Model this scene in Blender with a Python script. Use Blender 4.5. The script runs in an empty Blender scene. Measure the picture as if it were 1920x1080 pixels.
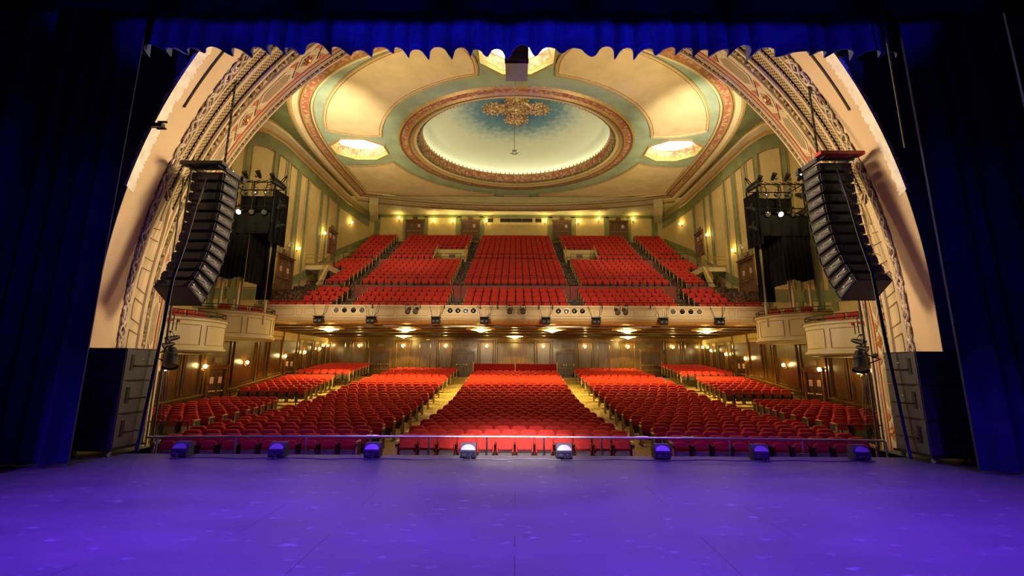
import bpy, math, random
from mathutils import Vector, Matrix
from mathutils.geometry import tessellate_polygon
random.seed(7)
C = bpy.context.scene
COL = C.collection
PI = math.pi
R = math.radians

# ------------------------------------------------------------------ camera, world, exposure
CAM_H = 2.21
cd = bpy.data.cameras.new('camera'); cam = bpy.data.objects.new('camera', cd); COL.objects.link(cam)
cd.sensor_width = 36; cd.lens = 800 / 1920 * 36; cd.clip_end = 200
cd.shift_x = -6 / 1920; cd.shift_y = -1 / 1920
cam.location = (0, 0, CAM_H); cam.rotation_euler = (R(90 + 10.27), R(-0.28), 0)
C.camera = cam
w = bpy.data.worlds.new('world'); C.world = w; w.use_nodes = True
w.node_tree.nodes['Background'].inputs[0].default_value = (0.02, 0.02, 0.05, 1)
w.node_tree.nodes['Background'].inputs[1].default_value = 0.05
vs = C.view_settings
C.display_settings.display_device = 'sRGB'
vs.view_transform = 'Standard'; vs.look = 'None'; vs.gamma = 1; vs.use_curve_mapping = False
vs.exposure = 0.0
try:
    C.cycles.use_denoising = True
    C.cycles.max_bounces = 5; C.cycles.diffuse_bounces = 4; C.cycles.glossy_bounces = 2
    C.cycles.sample_clamp_indirect = 4.0
    C.cycles.caustics_reflective = False; C.cycles.caustics_refractive = False
except Exception:
    pass

WARM = (1.0, 0.66, 0.23)
YEL = (1.0, 0.74, 0.22)

def lamp(kind, loc, power, color, size=0.1, target=None, spot=60, blend=0.5, name=None, sy=None):
    l = bpy.data.lights.new(name or 'lamp_light', kind); l.energy = power; l.color = color
    if kind == 'AREA':
        l.size = size
        if sy: l.shape = 'RECTANGLE'; l.size_y = sy
    else:
        l.shadow_soft_size = size
    if kind == 'SPOT': l.spot_size = R(spot); l.spot_blend = blend
    o = bpy.data.objects.new(name or 'lamp_light', l); COL.objects.link(o); o.location = loc
    if target is not None:
        o.rotation_euler = (Vector(target) - Vector(loc)).to_track_quat('-Z', 'Y').to_euler()
    return o

# stage rig (battens above the stage, over the camera)
PURP = (0.30, 0.10, 1.0); BLUE = (0.03, 0.02, 1.0)
VIO = (0.14, 0.025, 1.0)
for x in (-9, -5.4, -1.8, 1.8, 5.4, 9):
    lamp('SPOT', (x, 3.2, 8.6), 11500 if abs(x) < 8 else 6500, VIO, 0.12, (x * 0.97, 6.1, 0), 63, 0.9, 'stage_wash')
for s in (-1, 1):
    lamp('SPOT', (s * 3.0, 2.0, 8.5), 6500, VIO, 0.15, (s * 5.2, 8.4, 0), 44, 1.0, 'stage_wash')
for x in (-9, -6, -3, 0, 3, 6, 9):
    lamp('SPOT', (x, 3.5, 6.35), 4200 if abs(x) < 4 else (2600 if abs(x) < 8 else 1500), (0.03, 0.025, 1.0), 0.2, (x, 9.7, 11.7), 32, 0.8, 'border_wash')
for s in (-1, 1):
    lamp('SPOT', (s * 4.0, 4.5, 8.6), 480, (0.04, 0.03, 1.0), 0.3, (s * 10.8, 9.7, 3.0), 60, 1.0, 'leg_wash')
# white special on the pit rail and front row, hung over the stage
lamp('SPOT', (0, 3.0, 8.8), 5200, (1.0, 0.84, 0.86), 0.08, (0, 11.4, 0.1), 34, 1.0, 'front_special')
lamp('SPOT', (0, 4.0, 9.0), 17000, (1.0, 0.86, 0.84), 0.08, (0, 11.75, 0.1), 20, 1.0, 'front_special')
lamp('SPOT', (0, 6.0, 9.2), 260, (1.0, 0.45, 0.42), 0.1, (0, 12.3, 0.0), 84, 0.6, 'front_special')
# front-of-house spots: balcony rail on the boxes, plus unseen lamps added for arch and balcony front
FOH = (1.0, 0.76, 0.44)
for s in (-1, 1):
    lamp('SPOT', (s * 10.6, 18.8, 9.6), 15500, FOH, 2.6, (-s * 11.3, 12.6, 6.8), 40, 1.0, 'arch_fill')  # added in mid-air, brightens the opposite side of the arch
    lamp('SPOT', (s * 10.6, 18.8, 10.4), 10500, FOH, 2.0, (-s * 8.2, 13.2, 12.6), 52, 1.0, 'arch_fill')
    lamp('SPOT', (s * 5.5, 25.3, 6.2), 3400, FOH, 0.4, (-s * 12.6, 17.5, 4.5), 46, 0.8, 'rail_spot')
    lamp('SPOT', (s * 9.5, 17.0, 4.9), 3000, FOH, 0.4, (s * 11.0, 25.7, 5.2), 52, 1.0, 'fascia_fill')  # added over the main floor, brightens the balcony front
    lamp('SPOT', (s * 4.0, 17.0, 4.9), 3000, FOH, 0.4, (s * 3.8, 25.7, 5.2), 56, 1.0, 'fascia_fill')
    lamp('SPOT', (s * 10.9, 18.4, 10.1), 9500, (1.0, 0.90, 0.68), 0.2, (s * 11.8, 25.2, 17.9), 52, 1.0, 'ceiling_wash')
    lamp('SPOT', (s * 9.0, 18.4, 10.2), 2600, (1.0, 0.84, 0.50), 0.2, (s * 4.0, 22.0, 17.9), 110, 1.0, 'ceiling_wash')  # broad unseen uplight added for ambient house light
    lamp('SPOT', (s * 9.0, 29.0, 10.2), 1500, (1.0, 0.82, 0.46), 0.3, (s * 8.0, 35.0, 17.9), 130, 1.0, 'ceiling_wash')  # unseen lamp added over the balcony as bounce onto the rear ceiling
    lamp('SPOT', (s * 12.8, 18.4, 10.2), 500, (1.0, 0.75, 0.32), 0.2, (s * 15.9, 30.0, 13.0), 100, 1.0, 'wall_wash')
# audience spill from the ceiling octagons is in their builder

# ------------------------------------------------------------------ materials
MATS = {}
def new_mat(name):
    m = bpy.data.materials.new(name); m.use_nodes = True
    nt = m.node_tree; nt.nodes.clear()
    out = nt.nodes.new('ShaderNodeOutputMaterial'); b = nt.nodes.new('ShaderNodeBsdfPrincipled')
    nt.links.new(b.outputs[0], out.inputs[0]); MATS[name] = m
    return m, nt, b

def mat(name, col, rough=0.6, metal=0.0, var=0.15, scale=3.0, bump=0.0, bscale=None, emit=None, estr=0, sheen=0, spec=0.5, detail=4, stretch=None, coords='Object'):
    m, nt, b = new_mat(name)
    b.inputs['Base Color'].default_value = (*col, 1); b.inputs['Roughness'].default_value = rough
    b.inputs['Metallic'].default_value = metal
    b.inputs['Specular IOR Level'].default_value = spec
    if sheen:
        b.inputs['Sheen Weight'].default_value = sheen; b.inputs['Sheen Roughness'].default_value = 0.4
        b.inputs['Sheen Tint'].default_value = (*[min(1, c * 1.5 + 0.1) for c in col], 1)
    if emit:
        b.inputs['Emission Color'].default_value = (*emit, 1); b.inputs['Emission Strength'].default_value = estr
    tc = nt.nodes.new('ShaderNodeTexCoord'); mp = nt.nodes.new('ShaderNodeMapping')
    nt.links.new(tc.outputs[coords], mp.inputs[0])
    if stretch: mp.inputs['Scale'].default_value = stretch
    if var:
        n = nt.nodes.new('ShaderNodeTexNoise'); n.inputs['Scale'].default_value = scale; n.inputs['Detail'].default_value = detail
        nt.links.new(mp.outputs[0], n.inputs['Vector'])
        r = nt.nodes.new('ShaderNodeValToRGB')
        r.color_ramp.elements[0].position = 0.3; r.color_ramp.elements[1].position = 0.7
        r.color_ramp.elements[0].color = (*[c * (1 - var) for c in col], 1)
        r.color_ramp.elements[1].color = (*[min(1, c * (1 + var)) for c in col], 1)
        nt.links.new(n.outputs['Fac'], r.inputs[0]); nt.links.new(r.outputs[0], b.inputs['Base Color'])
    if bump:
        n2 = nt.nodes.new('ShaderNodeTexNoise'); n2.inputs['Scale'].default_value = bscale or scale * 8; n2.inputs['Detail'].default_value = 3
        nt.links.new(mp.outputs[0], n2.inputs['Vector'])
        bp = nt.nodes.new('ShaderNodeBump'); bp.inputs['Strength'].default_value = bump; bp.inputs['Distance'].default_value = 0.02
        nt.links.new(n2.outputs['Fac'], bp.inputs['Height']); nt.links.new(bp.outputs[0], b.inputs['Normal'])
    return m

velvet = mat('red_velvet', (0.44, 0.030, 0.022), 0.75, var=0.12, scale=5, bump=0.15, bscale=90, sheen=0.10, spec=0.12)
velvet_dk = mat('dark_red_velvet', (0.22, 0.008, 0.012), 0.85, var=0.15, scale=3, sheen=0.1, spec=0.1)
redwall = mat('red_painted_wall', (0.24, 0.045, 0.04), 0.7, var=0.15, scale=2)
seatmetal = mat('seat_pan_metal', (0.10, 0.10, 0.10), 0.35, 0.6, var=0.2)
seatmetal_lit = mat('front_pan_metal_lit', (0.40, 0.39, 0.37), 0.3, 0.8, var=0.15)  # brighter pan metal: the spot's light on the front row put into the colour
blackmetal = mat('black_metal', (0.012, 0.012, 0.014), 0.45, 0.3, var=0.2)
standmat = mat('seat_standard_black', (0.02, 0.016, 0.014), 0.5, 0.1, var=0.2)
woodend = mat('seat_end_oak', (0.50, 0.32, 0.09), 0.45, var=0.25, scale=8)
chrome = mat('brushed_steel', (0.55, 0.55, 0.56), 0.28, 1.0, var=0.08)
brass = mat('brass', (0.55, 0.38, 0.12), 0.35, 0.9, var=0.15)
cabinet = mat('speaker_black_paint', (0.028, 0.028, 0.034), 0.55, 0.0, var=0.25, scale=6, bump=0.2, bscale=120)
cabside = mat('speaker_grey_paint', (0.045, 0.043, 0.042), 0.5, 0.0, var=0.2, scale=6, bump=0.2, bscale=120)
grille = mat('speaker_grille', (0.020, 0.020, 0.022), 0.4, 0.5, var=0.2)
rubber = mat('rubber', (0.015, 0.015, 0.015), 0.7, var=0)
cablem = mat('cable_jacket', (0.03, 0.03, 0.035), 0.5, var=0)
redplug = mat('red_connector', (0.6, 0.02, 0.02), 0.4, var=0)
blueplug = mat('blue_connector', (0.04, 0.1, 0.7), 0.4, var=0)
bordercloth = mat('black_border_cloth', (0.003, 0.003, 0.004), 0.95, var=0.2, spec=0.02)
blackcloth = mat('black_duvetyne', (0.014, 0.014, 0.017), 0.9, var=0.3, scale=2, spec=0.1)
plaster = mat('cream_plaster', (0.60, 0.47, 0.29), 0.75, var=0.10, scale=1.2, bump=0.1, bscale=20)
plaster_raw = mat('pale_beige_plaster', (0.64, 0.47, 0.30), 0.8, var=0.05, scale=0.8)
plaster_white = mat('bare_white_plaster', (0.80, 0.74, 0.68), 0.9, var=0.15, scale=3, bump=0.6, bscale=9)
boxcream = mat('box_front_cream', (0.60, 0.49, 0.29), 0.5, var=0.06, scale=1.0)
boxline = mat('box_panel_line', (0.36, 0.27, 0.15), 0.6, var=0.1)
fascia = mat('fascia_cream', (0.58, 0.44, 0.27), 0.55, var=0.08, scale=1.5)
green = mat('sage_green_paint', (0.175, 0.195, 0.070), 0.75, var=0.22, scale=1.6)
olive = mat('olive_spandrel_darkened', (0.105, 0.105, 0.028), 0.8, var=0.25, scale=1.2)  # darker green, its colour also lowered against the ceiling_wash light
ceilgreen = mat('ceiling_sage_paint', (0.30, 0.36, 0.22), 0.8, var=0.16, scale=0.9)
ceilcream = mat('ceiling_cream_paint', (0.66, 0.49, 0.25), 0.8, var=0.10, scale=1.0)
wallcream = mat('ochre_wall_paint', (0.50, 0.385, 0.145), 0.75, var=0.08, scale=2.5)
rearcream = mat('cove_cream', (0.58, 0.50, 0.26), 0.7, var=0.08, scale=1.0)
tan = mat('tan_moulding', (0.44, 0.30, 0.13), 0.6, var=0.15, scale=5)
gold = mat('gold_moulding', (0.50, 0.30, 0.08), 0.45, 0.25, var=0.25, scale=10)
brown = mat('brown_moulding', (0.20, 0.11, 0.045), 0.6, var=0.2, scale=6)
taupe = mat('taupe_panel', (0.34, 0.25, 0.14), 0.7, var=0.12, scale=4)
redline = mat('coral_line', (0.55, 0.16, 0.08), 0.7, var=0.15, scale=4)
darkline = mat('dark_line', (0.05, 0.035, 0.02), 0.8, var=0)
stagewall = mat('dark_stage_wall', (0.06, 0.05, 0.08), 0.8, var=0.3, scale=1)
wood = mat('dark_walnut', (0.075, 0.034, 0.008), 0.28, var=0.45, scale=1.6, stretch=(6, 6, 0.6), detail=6)
woodtrim = mat('walnut_moulding', (0.13, 0.065, 0.018), 0.18, var=0.3, scale=3)
doorwood = mat('door_walnut', (0.05, 0.022, 0.010), 0.35, var=0.4, scale=2, stretch=(6, 6, 0.6))
balcdoor = mat('brown_door', (0.14, 0.07, 0.035), 0.45, var=0.3, scale=2, stretch=(6, 6, 0.6))
paper = mat('paper_sign', (0.75, 0.62, 0.52), 0.7, var=0)
signred = mat('sign_red', (0.65, 0.05, 0.03), 0.5, var=0)
glassdark = mat('dark_glass', (0.015, 0.016, 0.016), 0.08, 0.0, var=0)
bulb = mat('lit_bulb', (1, 0.9, 0.6), 0.5, var=0, emit=(1.0, 0.70, 0.26), estr=28)
balcbulb = mat('lit_star_lamp', (1, 0.9, 0.6), 0.5, var=0, emit=(1.0, 0.66, 0.16), estr=22)
octlight = mat('lit_octagon_glass', (1, 0.95, 0.85), 0.5, var=0, emit=(1.0, 0.86, 0.60), estr=6)
covelight = mat('cove_lamp_strip', (1, 0.95, 0.8), 0.5, var=0, emit=(0.95, 1.0, 0.82), estr=15)
lens = mat('lens_glass', (0.30, 0.30, 0.32), 0.1, 0.7, var=0)
litlens = mat('lit_lens', (1, 1, 0.95), 0.3, var=0, emit=(1.0, 0.93, 0.75), estr=14)
ringwhite = mat('white_ring', (0.85, 0.80, 0.72), 0.4, var=0)
fillpanel = mat('speaker_back_panel', (0.10, 0.09, 0.16), 0.35, var=0.1)
redpaint = mat('red_flybar_paint', (0.5, 0.02, 0.03), 0.4, var=0.1)
orangeplate = mat('wood_plate', (0.35, 0.2, 0.1), 0.6, var=0.1)

def ornate(name, c1, c2, scale=5.0, bump=0.8, vein=None, coords='Object', sc=(1, 1, 1)):
    m, nt, b = new_mat(name); b.inputs['Roughness'].default_value = 0.6
    tc = nt.nodes.new('ShaderNodeTexCoord'); mp = nt.nodes.new('ShaderNodeMapping'); mp.inputs['Scale'].default_value = sc
    nt.links.new(tc.outputs[coords], mp.inputs[0])
    n = nt.nodes.new('ShaderNodeTexNoise'); n.inputs['Scale'].default_value = scale * 0.6; n.inputs['Detail'].default_value = 1
    ad = nt.nodes.new('ShaderNodeMixRGB'); ad.blend_type = 'ADD'; ad.inputs[0].default_value = 0.25
    v = nt.nodes.new('ShaderNodeTexVoronoi'); v.inputs['Scale'].default_value = scale
    nt.links.new(mp.outputs[0], n.inputs['Vector']); nt.links.new(mp.outputs[0], ad.inputs[1]); nt.links.new(n.outputs['Color'], ad.inputs[2])
    nt.links.new(ad.outputs[0], v.inputs['Vector'])
    r = nt.nodes.new('ShaderNodeValToRGB')
    r.color_ramp.elements[0].position = 0.25; r.color_ramp.elements[1].position = 0.62
    r.color_ramp.elements[0].color = (*c1, 1); r.color_ramp.elements[1].color = (*c2, 1)
    nt.links.new(v.outputs['Distance'], r.inputs[0]); nt.links.new(r.outputs[0], b.inputs['Base Color'])
    bp = nt.nodes.new('ShaderNodeBump'); bp.invert = True; bp.inputs['Strength'].default_value = bump; bp.inputs['Distance'].default_value = 0.04
    nt.links.new(v.outputs['Distance'], bp.inputs['Height']); nt.links.new(bp.outputs[0], b.inputs['Normal'])
    return m
foliage = ornate('carved_foliage', (0.56, 0.43, 0.23), (0.19, 0.13, 0.055), 5.5)  # in the carved bands the second colour puts crevice shade into the relief
foliage2 = ornate('carved_rope_ornament', (0.70, 0.58, 0.42), (0.17, 0.10, 0.055), 5)
redfrieze = ornate('red_scroll_frieze', (0.50, 0.34, 0.15), (0.36, 0.11, 0.06), 4.2, 0.4)
beadband = ornate('bead_band', (0.50, 0.36, 0.16), (0.15, 0.09, 0.03), 6.5, 0.9)
goldcarve = ornate('gilded_carving', (0.80, 0.56, 0.20), (0.26, 0.14, 0.04), 5.0, 0.35)
greenbead = ornate('green_bead_band', (0.33, 0.33, 0.12), (0.10, 0.11, 0.04), 5, 0.8)
speck = ornate('patterned_carpet', (0.17, 0.085, 0.04), (0.022, 0.012, 0.010), 7, 0.1)
soffitm = ornate('balcony_soffit_stencil', (0.17, 0.095, 0.028), (0.20, 0.115, 0.03), 2.0, 0.1)
stencil = ornate('stencil_border', (0.09, 0.03, 0.02), (0.22, 0.13, 0.03), 4.0, 0.2)

def lattice_mat():
    m, nt, b = new_mat('plaster_lattice'); b.inputs['Roughness'].default_value = 0.7
    tc = nt.nodes.new('ShaderNodeTexCoord'); mp = nt.nodes.new('ShaderNodeMapping')
    mp.inputs['Rotation'].default_value = (0, 0, R(45)); mp.inputs['Scale'].default_value = (11, 11, 11)
    v = nt.nodes.new('ShaderNodeTexVoronoi'); v.voronoi_dimensions = '2D'; v.inputs['Randomness'].default_value = 0; v.inputs['Scale'].default_value = 1
    nt.links.new(tc.outputs['UV'], mp.inputs[0]); nt.links.new(mp.outputs[0], v.inputs['Vector'])
    r = nt.nodes.new('ShaderNodeValToRGB')
    r.color_ramp.elements[0].position = 0.33; r.color_ramp.elements[1].position = 0.40
    r.color_ramp.elements[0].color = (0.05, 0.03, 0.015, 1); r.color_ramp.elements[1].color = (0.46, 0.34, 0.17, 1)
    nt.links.new(v.outputs['Distance'], r.inputs[0]); nt.links.new(r.outputs[0], b.inputs['Base Color'])
    bp = nt.nodes.new('ShaderNodeBump'); bp.inputs['Strength'].default_value = 0.6; bp.inputs['Distance'].default_value = 0.03
    nt.links.new(v.outputs['Distance'], bp.inputs['Height']); nt.links.new(bp.outputs[0], b.inputs['Normal'])
    return m
latt = lattice_mat()

def carpet_mat():
    m, nt, b = new_mat('aisle_carpet'); b.inputs['Roughness'].default_value = 0.9
    tc = nt.nodes.new('ShaderNodeTexCoord')
    v = nt.nodes.new('ShaderNodeTexVoronoi'); v.inputs['Scale'].default_value = 5; v.inputs['Randomness'].default_value = 0.2
    nt.links.new(tc.outputs['Object'], v.inputs['Vector'])
    r = nt.nodes.new('ShaderNodeValToRGB')
    r.color_ramp.elements[0].position = 0.2; r.color_ramp.elements[1].position = 0.5
    r.color_ramp.elements[0].color = (0.15, 0.075, 0.022, 1); r.color_ramp.elements[1].color = (0.33, 0.22, 0.07, 1)
    nt.links.new(v.outputs['Distance'], r.inputs[0]); nt.links.new(r.outputs[0], b.inputs['Base Color'])
    return m
carpet = carpet_mat()

def stage_mat():
    m, nt, b = new_mat('painted_stage_deck'); b.inputs['Roughness'].default_value = 0.5; b.inputs['Specular IOR Level'].default_value = 0.14
    tc = nt.nodes.new('ShaderNodeTexCoord')
    n = nt.nodes.new('ShaderNodeTexNoise'); n.inputs['Scale'].default_value = 0.7; n.inputs['Detail'].default_value = 6
    mp = nt.nodes.new('ShaderNodeMapping'); mp.inputs['Scale'].default_value = (0.6, 1.6, 1)
    nt.links.new(tc.outputs['Object'], mp.inputs[0]); nt.links.new(mp.outputs[0], n.inputs['Vector'])
    r = nt.nodes.new('ShaderNodeValToRGB'); r.color_ramp.elements[0].position = 0.3; r.color_ramp.elements[1].position = 0.75
    r.color_ramp.elements[0].color = (0.055, 0.053, 0.054, 1); r.color_ramp.elements[1].color = (0.080, 0.077, 0.080, 1)
    nt.links.new(n.outputs['Fac'], r.inputs[0])
    # scuffs
    n2 = nt.nodes.new('ShaderNodeTexNoise'); n2.inputs['Scale'].default_value = 3.0; n2.inputs['Detail'].default_value = 5
    mp2 = nt.nodes.new('ShaderNodeMapping'); mp2.inputs['Scale'].default_value = (1.0, 2.4, 1)
    nt.links.new(tc.outputs['Object'], mp2.inputs[0]); nt.links.new(mp2.outputs[0], n2.inputs['Vector'])
    r2 = nt.nodes.new('ShaderNodeValToRGB'); r2.color_ramp.elements[0].position = 0.62; r2.color_ramp.elements[1].position = 0.76
    r2.color_ramp.elements[0].color = (0, 0, 0, 1); r2.color_ramp.elements[1].color = (1, 1, 1, 1)
    nt.links.new(n2.outputs['Fac'], r2.inputs[0])
    mx = nt.nodes.new('ShaderNodeMixRGB'); mx.inputs[2].default_value = (0.16, 0.155, 0.16, 1)
    nt.links.new(r2.outputs[0], mx.inputs[0]); nt.links.new(r.outputs[0], mx.inputs[1])
    # panel joints
    sx = nt.nodes.new('ShaderNodeSeparateXYZ'); nt.links.new(tc.outputs['Object'], sx.inputs[0])
    def math_(op, a, bb=None, c=None):
        q = nt.nodes.new('ShaderNodeMath'); q.operation = op
        for i, v in enumerate((a, bb, c)):
            if v is None: continue
            if isinstance(v, (int, float)): q.inputs[i].default_value = v
            else: nt.links.new(v, q.inputs[i])
        return q.outputs[0]
    yrow = math_('FLOOR', math_('DIVIDE', sx.outputs['Y'], 1.22))
    off = math_('MULTIPLY', math_('MODULO', math_('ADD', yrow, 100), 2), 1.22)
    fx = math_('MODULO', math_('ADD', math_('ADD', sx.outputs['X'], off), 122.0), 2.44)
    fy = math_('MODULO', math_('ADD', sx.outputs['Y'], 122.0), 1.22)
    lx = math_('LESS_THAN', fx, 0.010); ly = math_('LESS_THAN', fy, 0.006)
    mk = math_('MAXIMUM', lx, math_('MULTIPLY', ly, 0.5))
    nz = nt.nodes.new('ShaderNodeTexNoise'); nz.inputs['Scale'].default_value = 0.5
    nt.links.new(tc.outputs['Object'], nz.inputs['Vector'])
    gate = math_('GREATER_THAN', nz.outputs['Fac'], 0.47)
    mk = math_('MULTIPLY', mk, gate)
    mx2 = nt.nodes.new('ShaderNodeMixRGB'); mx2.inputs[2].default_value = (0.02, 0.02, 0.02, 1)
    nt.links.new(mk, mx2.inputs[0]); nt.links.new(mx.outputs[0], mx2.inputs[1])
    nt.links.new(mx2.outputs[0], b.inputs['Base Color'])
    rr = nt.nodes.new('ShaderNodeMapRange'); rr.inputs['To Min'].default_value = 0.42; rr.inputs['To Max'].default_value = 0.62
    nt.links.new(n.outputs['Fac'], rr.inputs['Value']); nt.links.new(rr.outputs[0], b.inputs['Roughness'])
    return m
deck = stage_mat()

def dome_mat():
    m, nt, b = new_mat('dome_sky_paint'); b.inputs['Roughness'].default_value = 0.8
    tc = nt.nodes.new('ShaderNodeTexCoord'); mp = nt.nodes.new('ShaderNodeMapping')
    mp.inputs['Location'].default_value = (0, -28.6 / 5.4, 0); mp.inputs['Scale'].default_value = (1 / 6.2, 1 / 5.4, 0)
    nt.links.new(tc.outputs['Object'], mp.inputs[0])
    n = nt.nodes.new('ShaderNodeTexNoise'); n.inputs['Scale'].default_value = 2.5; n.inputs['Detail'].default_value = 5
    nt.links.new(tc.outputs['Object'], n.inputs['Vector'])
    ln = nt.nodes.new('ShaderNodeVectorMath'); ln.operation = 'LENGTH'; nt.links.new(mp.outputs[0], ln.inputs[0])
    ad = nt.nodes.new('ShaderNodeMath'); ad.operation = 'MULTIPLY_ADD'; ad.inputs[1].default_value = 0.35
    nt.links.new(n.outputs['Fac'], ad.inputs[0]); nt.links.new(ln.outputs['Value'], ad.inputs[2])
    r = nt.nodes.new('ShaderNodeValToRGB')
    e = r.color_ramp.elements; e[0].position = 0.42; e[0].color = (0.045, 0.15, 0.24, 1)
    e[1].position = 1.0; e[1].color = (0.58, 0.60, 0.44, 1)
    k = e.new(0.66); k.color = (0.12, 0.24, 0.26, 1)
    k = e.new(0.85); k.color = (0.42, 0.50, 0.40, 1)
    nt.links.new(ad.outputs[0], r.inputs[0]); nt.links.new(r.outputs[0], b.inputs['Base Color'])
    return m
domemat = dome_mat()

def velvet_blue():
    m = mat('midnight_velour', (0.020, 0.020, 0.075), 0.85, var=0.25, scale=1.5, sheen=0.3, spec=0.1)
    return m
velour = velvet_blue()
velour_b = mat('blue_velour_valance', (0.05, 0.06, 0.16), 0.8, var=0.25, scale=2.5, sheen=0.4, spec=0.15)
hemm = mat('grey_blue_lining', (0.10, 0.11, 0.17), 0.8, var=0.2, scale=8)

# ------------------------------------------------------------------ mesh helpers
class MB:
    def __init__(s): s.v = []; s.f = []; s.m = []; s.uv = None
    def add(s, vs_, fs, mi=0):
        o = len(s.v); s.v.extend([tuple(p) for p in vs_])
        for f in fs: s.f.append(tuple(o + i for i in f)); s.m.append(mi)
        return s
    def box(s, cx, cy, cz, sx, sy, sz, mi=0, M=None, tap=None):
        x, y, z = sx / 2, sy / 2, sz / 2
        P = [(-x, -y, -z), (x, -y, -z), (x, y, -z), (-x, y, -z), (-x, -y, z), (x, -y, z), (x, y, z), (-x, y, z)]
        if tap: P = [(p[0] * (tap if p[2] > 0 else 1), p[1] * (tap if p[2] > 0 else 1), p[2]) for p in P]
        if M is not None: P = [M @ Vector(p) for p in P]
        P = [(p[0] + cx, p[1] + cy, p[2] + cz) for p in P]
        return s.add(P, [(0, 3, 2, 1), (4, 5, 6, 7), (0, 1, 5, 4), (1, 2, 6, 5), (2, 3, 7, 6), (3, 0, 4, 7)], mi)
    def box2(s, x0, x1, y0, y1, z0, z1, mi=0):
        return s.box((x0 + x1) / 2, (y0 + y1) / 2, (z0 + z1) / 2, abs(x1 - x0), abs(y1 - y0), abs(z1 - z0), mi)
    def quad(s, a, b, c, d, mi=0): return s.add([a, b, c, d], [(0, 1, 2, 3)], mi)
    def tube(s, pts, r, n=8, mi=0, closed=False, cap=True):
        pts = [Vector(p) for p in pts]; L = len(pts); rings = []
        prev = None
        for i, p in enumerate(pts):
            a = pts[(i - 1) % L] if (closed or i > 0) else p; b = pts[(i + 1) % L] if (closed or i < L - 1) else p
            t = (b - a); t = t.normalized() if t.length > 1e-9 else Vector((0, 0, 1))
            if prev is None:
                u = t.cross(Vector((0, 0, 1)))
                if u.length < 0.05: u = t.cross(Vector((1, 0, 0)))
            else:
                u = prev - t * prev.dot(t)
                if u.length < 1e-4: u = t.cross(Vector((1, 0, 0)))
            u.normalize(); prev = u; w_ = t.cross(u)
            rr = r[i] if isinstance(r, (list, tuple)) else r
            rings.append([p + (u * math.cos(2 * PI * k / n) + w_ * math.sin(2 * PI * k / n)) * rr for k in range(n)])
        V = [q for g in rings for q in g]; F = []
        for i in range(L if closed else L - 1):
            j = (i + 1) % L
            for k in range(n): F.append((i * n + k, i * n + (k + 1) % n, j * n + (k + 1) % n, j * n + k))
        if cap and not closed: F.append(tuple(range(n - 1, -1, -1))); F.append(tuple((L - 1) * n + k for k in range(n)))
        return s.add(V, F, mi)
    def grid(s, rows, mi=0, closed=False):
        nr = len(rows); nc = len(rows[0]); V = [p for r_ in rows for p in r_]; F = []
        for i in range(nr - 1):
            for k in range(nc if closed else nc - 1):
                F.append((i * nc + k, i * nc + (k + 1) % nc, (i + 1) * nc + (k + 1) % nc, (i + 1) * nc + k))
        return s.add(V, F, mi)
    def lathe(s, prof, n=16, M=None, mi=0):
        rows = [[(r_ * math.cos(2 * PI * k / n), r_ * math.sin(2 * PI * k / n), z) for k in range(n)] for r_, z in prof]
        if M is not None: rows = [[M @ Vector(p) for p in r_] for r_ in rows]
        return s.grid(rows, mi, True)
    def sphere(s, c, r_, n=10, m_=6, mi=0, sc=(1, 1, 1)):
        prof = [(max(1e-4, math.sin(PI * i / m_)), -math.cos(PI * i / m_)) for i in range(m_ + 1)]
        M = Matrix.Translation(c) @ Matrix.Diagonal((r_ * sc[0], r_ * sc[1], r_ * sc[2], 1))
        return s.lathe(prof, n, M, mi)
    def prism(s, poly, fn, d0, d1, mi=0):
        """poly: 2d outline; fn(u,v,d)->3d."""
        n = len(poly); V = [fn(u, v, d0) for u, v in poly] + [fn(u, v, d1) for u, v in poly]
        F = [tuple(range(n)), tuple(range(2 * n - 1, n - 1, -1))] + [(i, (i + 1) % n, n + (i + 1) % n, n + i) for i in range(n)]
        return s.add(V, F, mi)
    def fill(s, loops, z, mi=0, z_of=None):
        vv = [Vector((p[0], p[1], 0)) for l in loops for p in l]
        tris = tessellate_polygon([[Vector((p[0], p[1], 0)) for p in l] for l in loops])
        return s.add([(p.x, p.y, z if z_of is None else z_of(p.x, p.y)) for p in vv], tris, mi)
    def merge(s, o, M=None, mo=0):
        return s.add([M @ Vector(p) if M is not None else p for p in o.v], [], 0) and s._mf(o, mo)
    def _mf(s, o, mo):
        base = len(s.v) - len(o.v)
        for f, m_ in zip(o.f, o.m): s.f.append(tuple(base + i for i in f)); s.m.append(m_ + mo)
        return s
    def mesh(s, name, mats, smooth=False):
        me = bpy.data.meshes.new(name); me.from_pydata(s.v, [], s.f)
        for m_ in (mats if isinstance(mats, (list, tuple)) else [mats]): me.materials.append(m_)
        me.polygons.foreach_set('material_index', s.m)
        if s.uv:
            ul = me.uv_layers.new(name='UVMap'); li = [0.0] * (2 * len(me.loops))
            for i, l in enumerate(me.loops): li[2 * i], li[2 * i + 1] = s.uv[l.vertex_index]
            ul.data.foreach_set('uv', li)
        me.update()
        import bmesh
        bm = bmesh.new(); bm.from_mesh(me); bmesh.ops.recalc_face_normals(bm, faces=bm.faces); bm.to_mesh(me); bm.free()
        if smooth:
            me.polygons.foreach_set('use_smooth', [True] * len(me.polygons))
            try: me.set_sharp_from_angle(angle=R(38))
            except Exception: pass
        return me
    def build(s, name, mats, parent=None, smooth=False, loc=None, rot=None):
        o = bpy.data.objects.new(name, s.mesh(name, mats, smooth)); COL.objects.link(o)
        if parent is not None: o.parent = parent
        if loc is not None: o.location = loc
        if rot is not None: o.rotation_euler = rot
        return o

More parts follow.
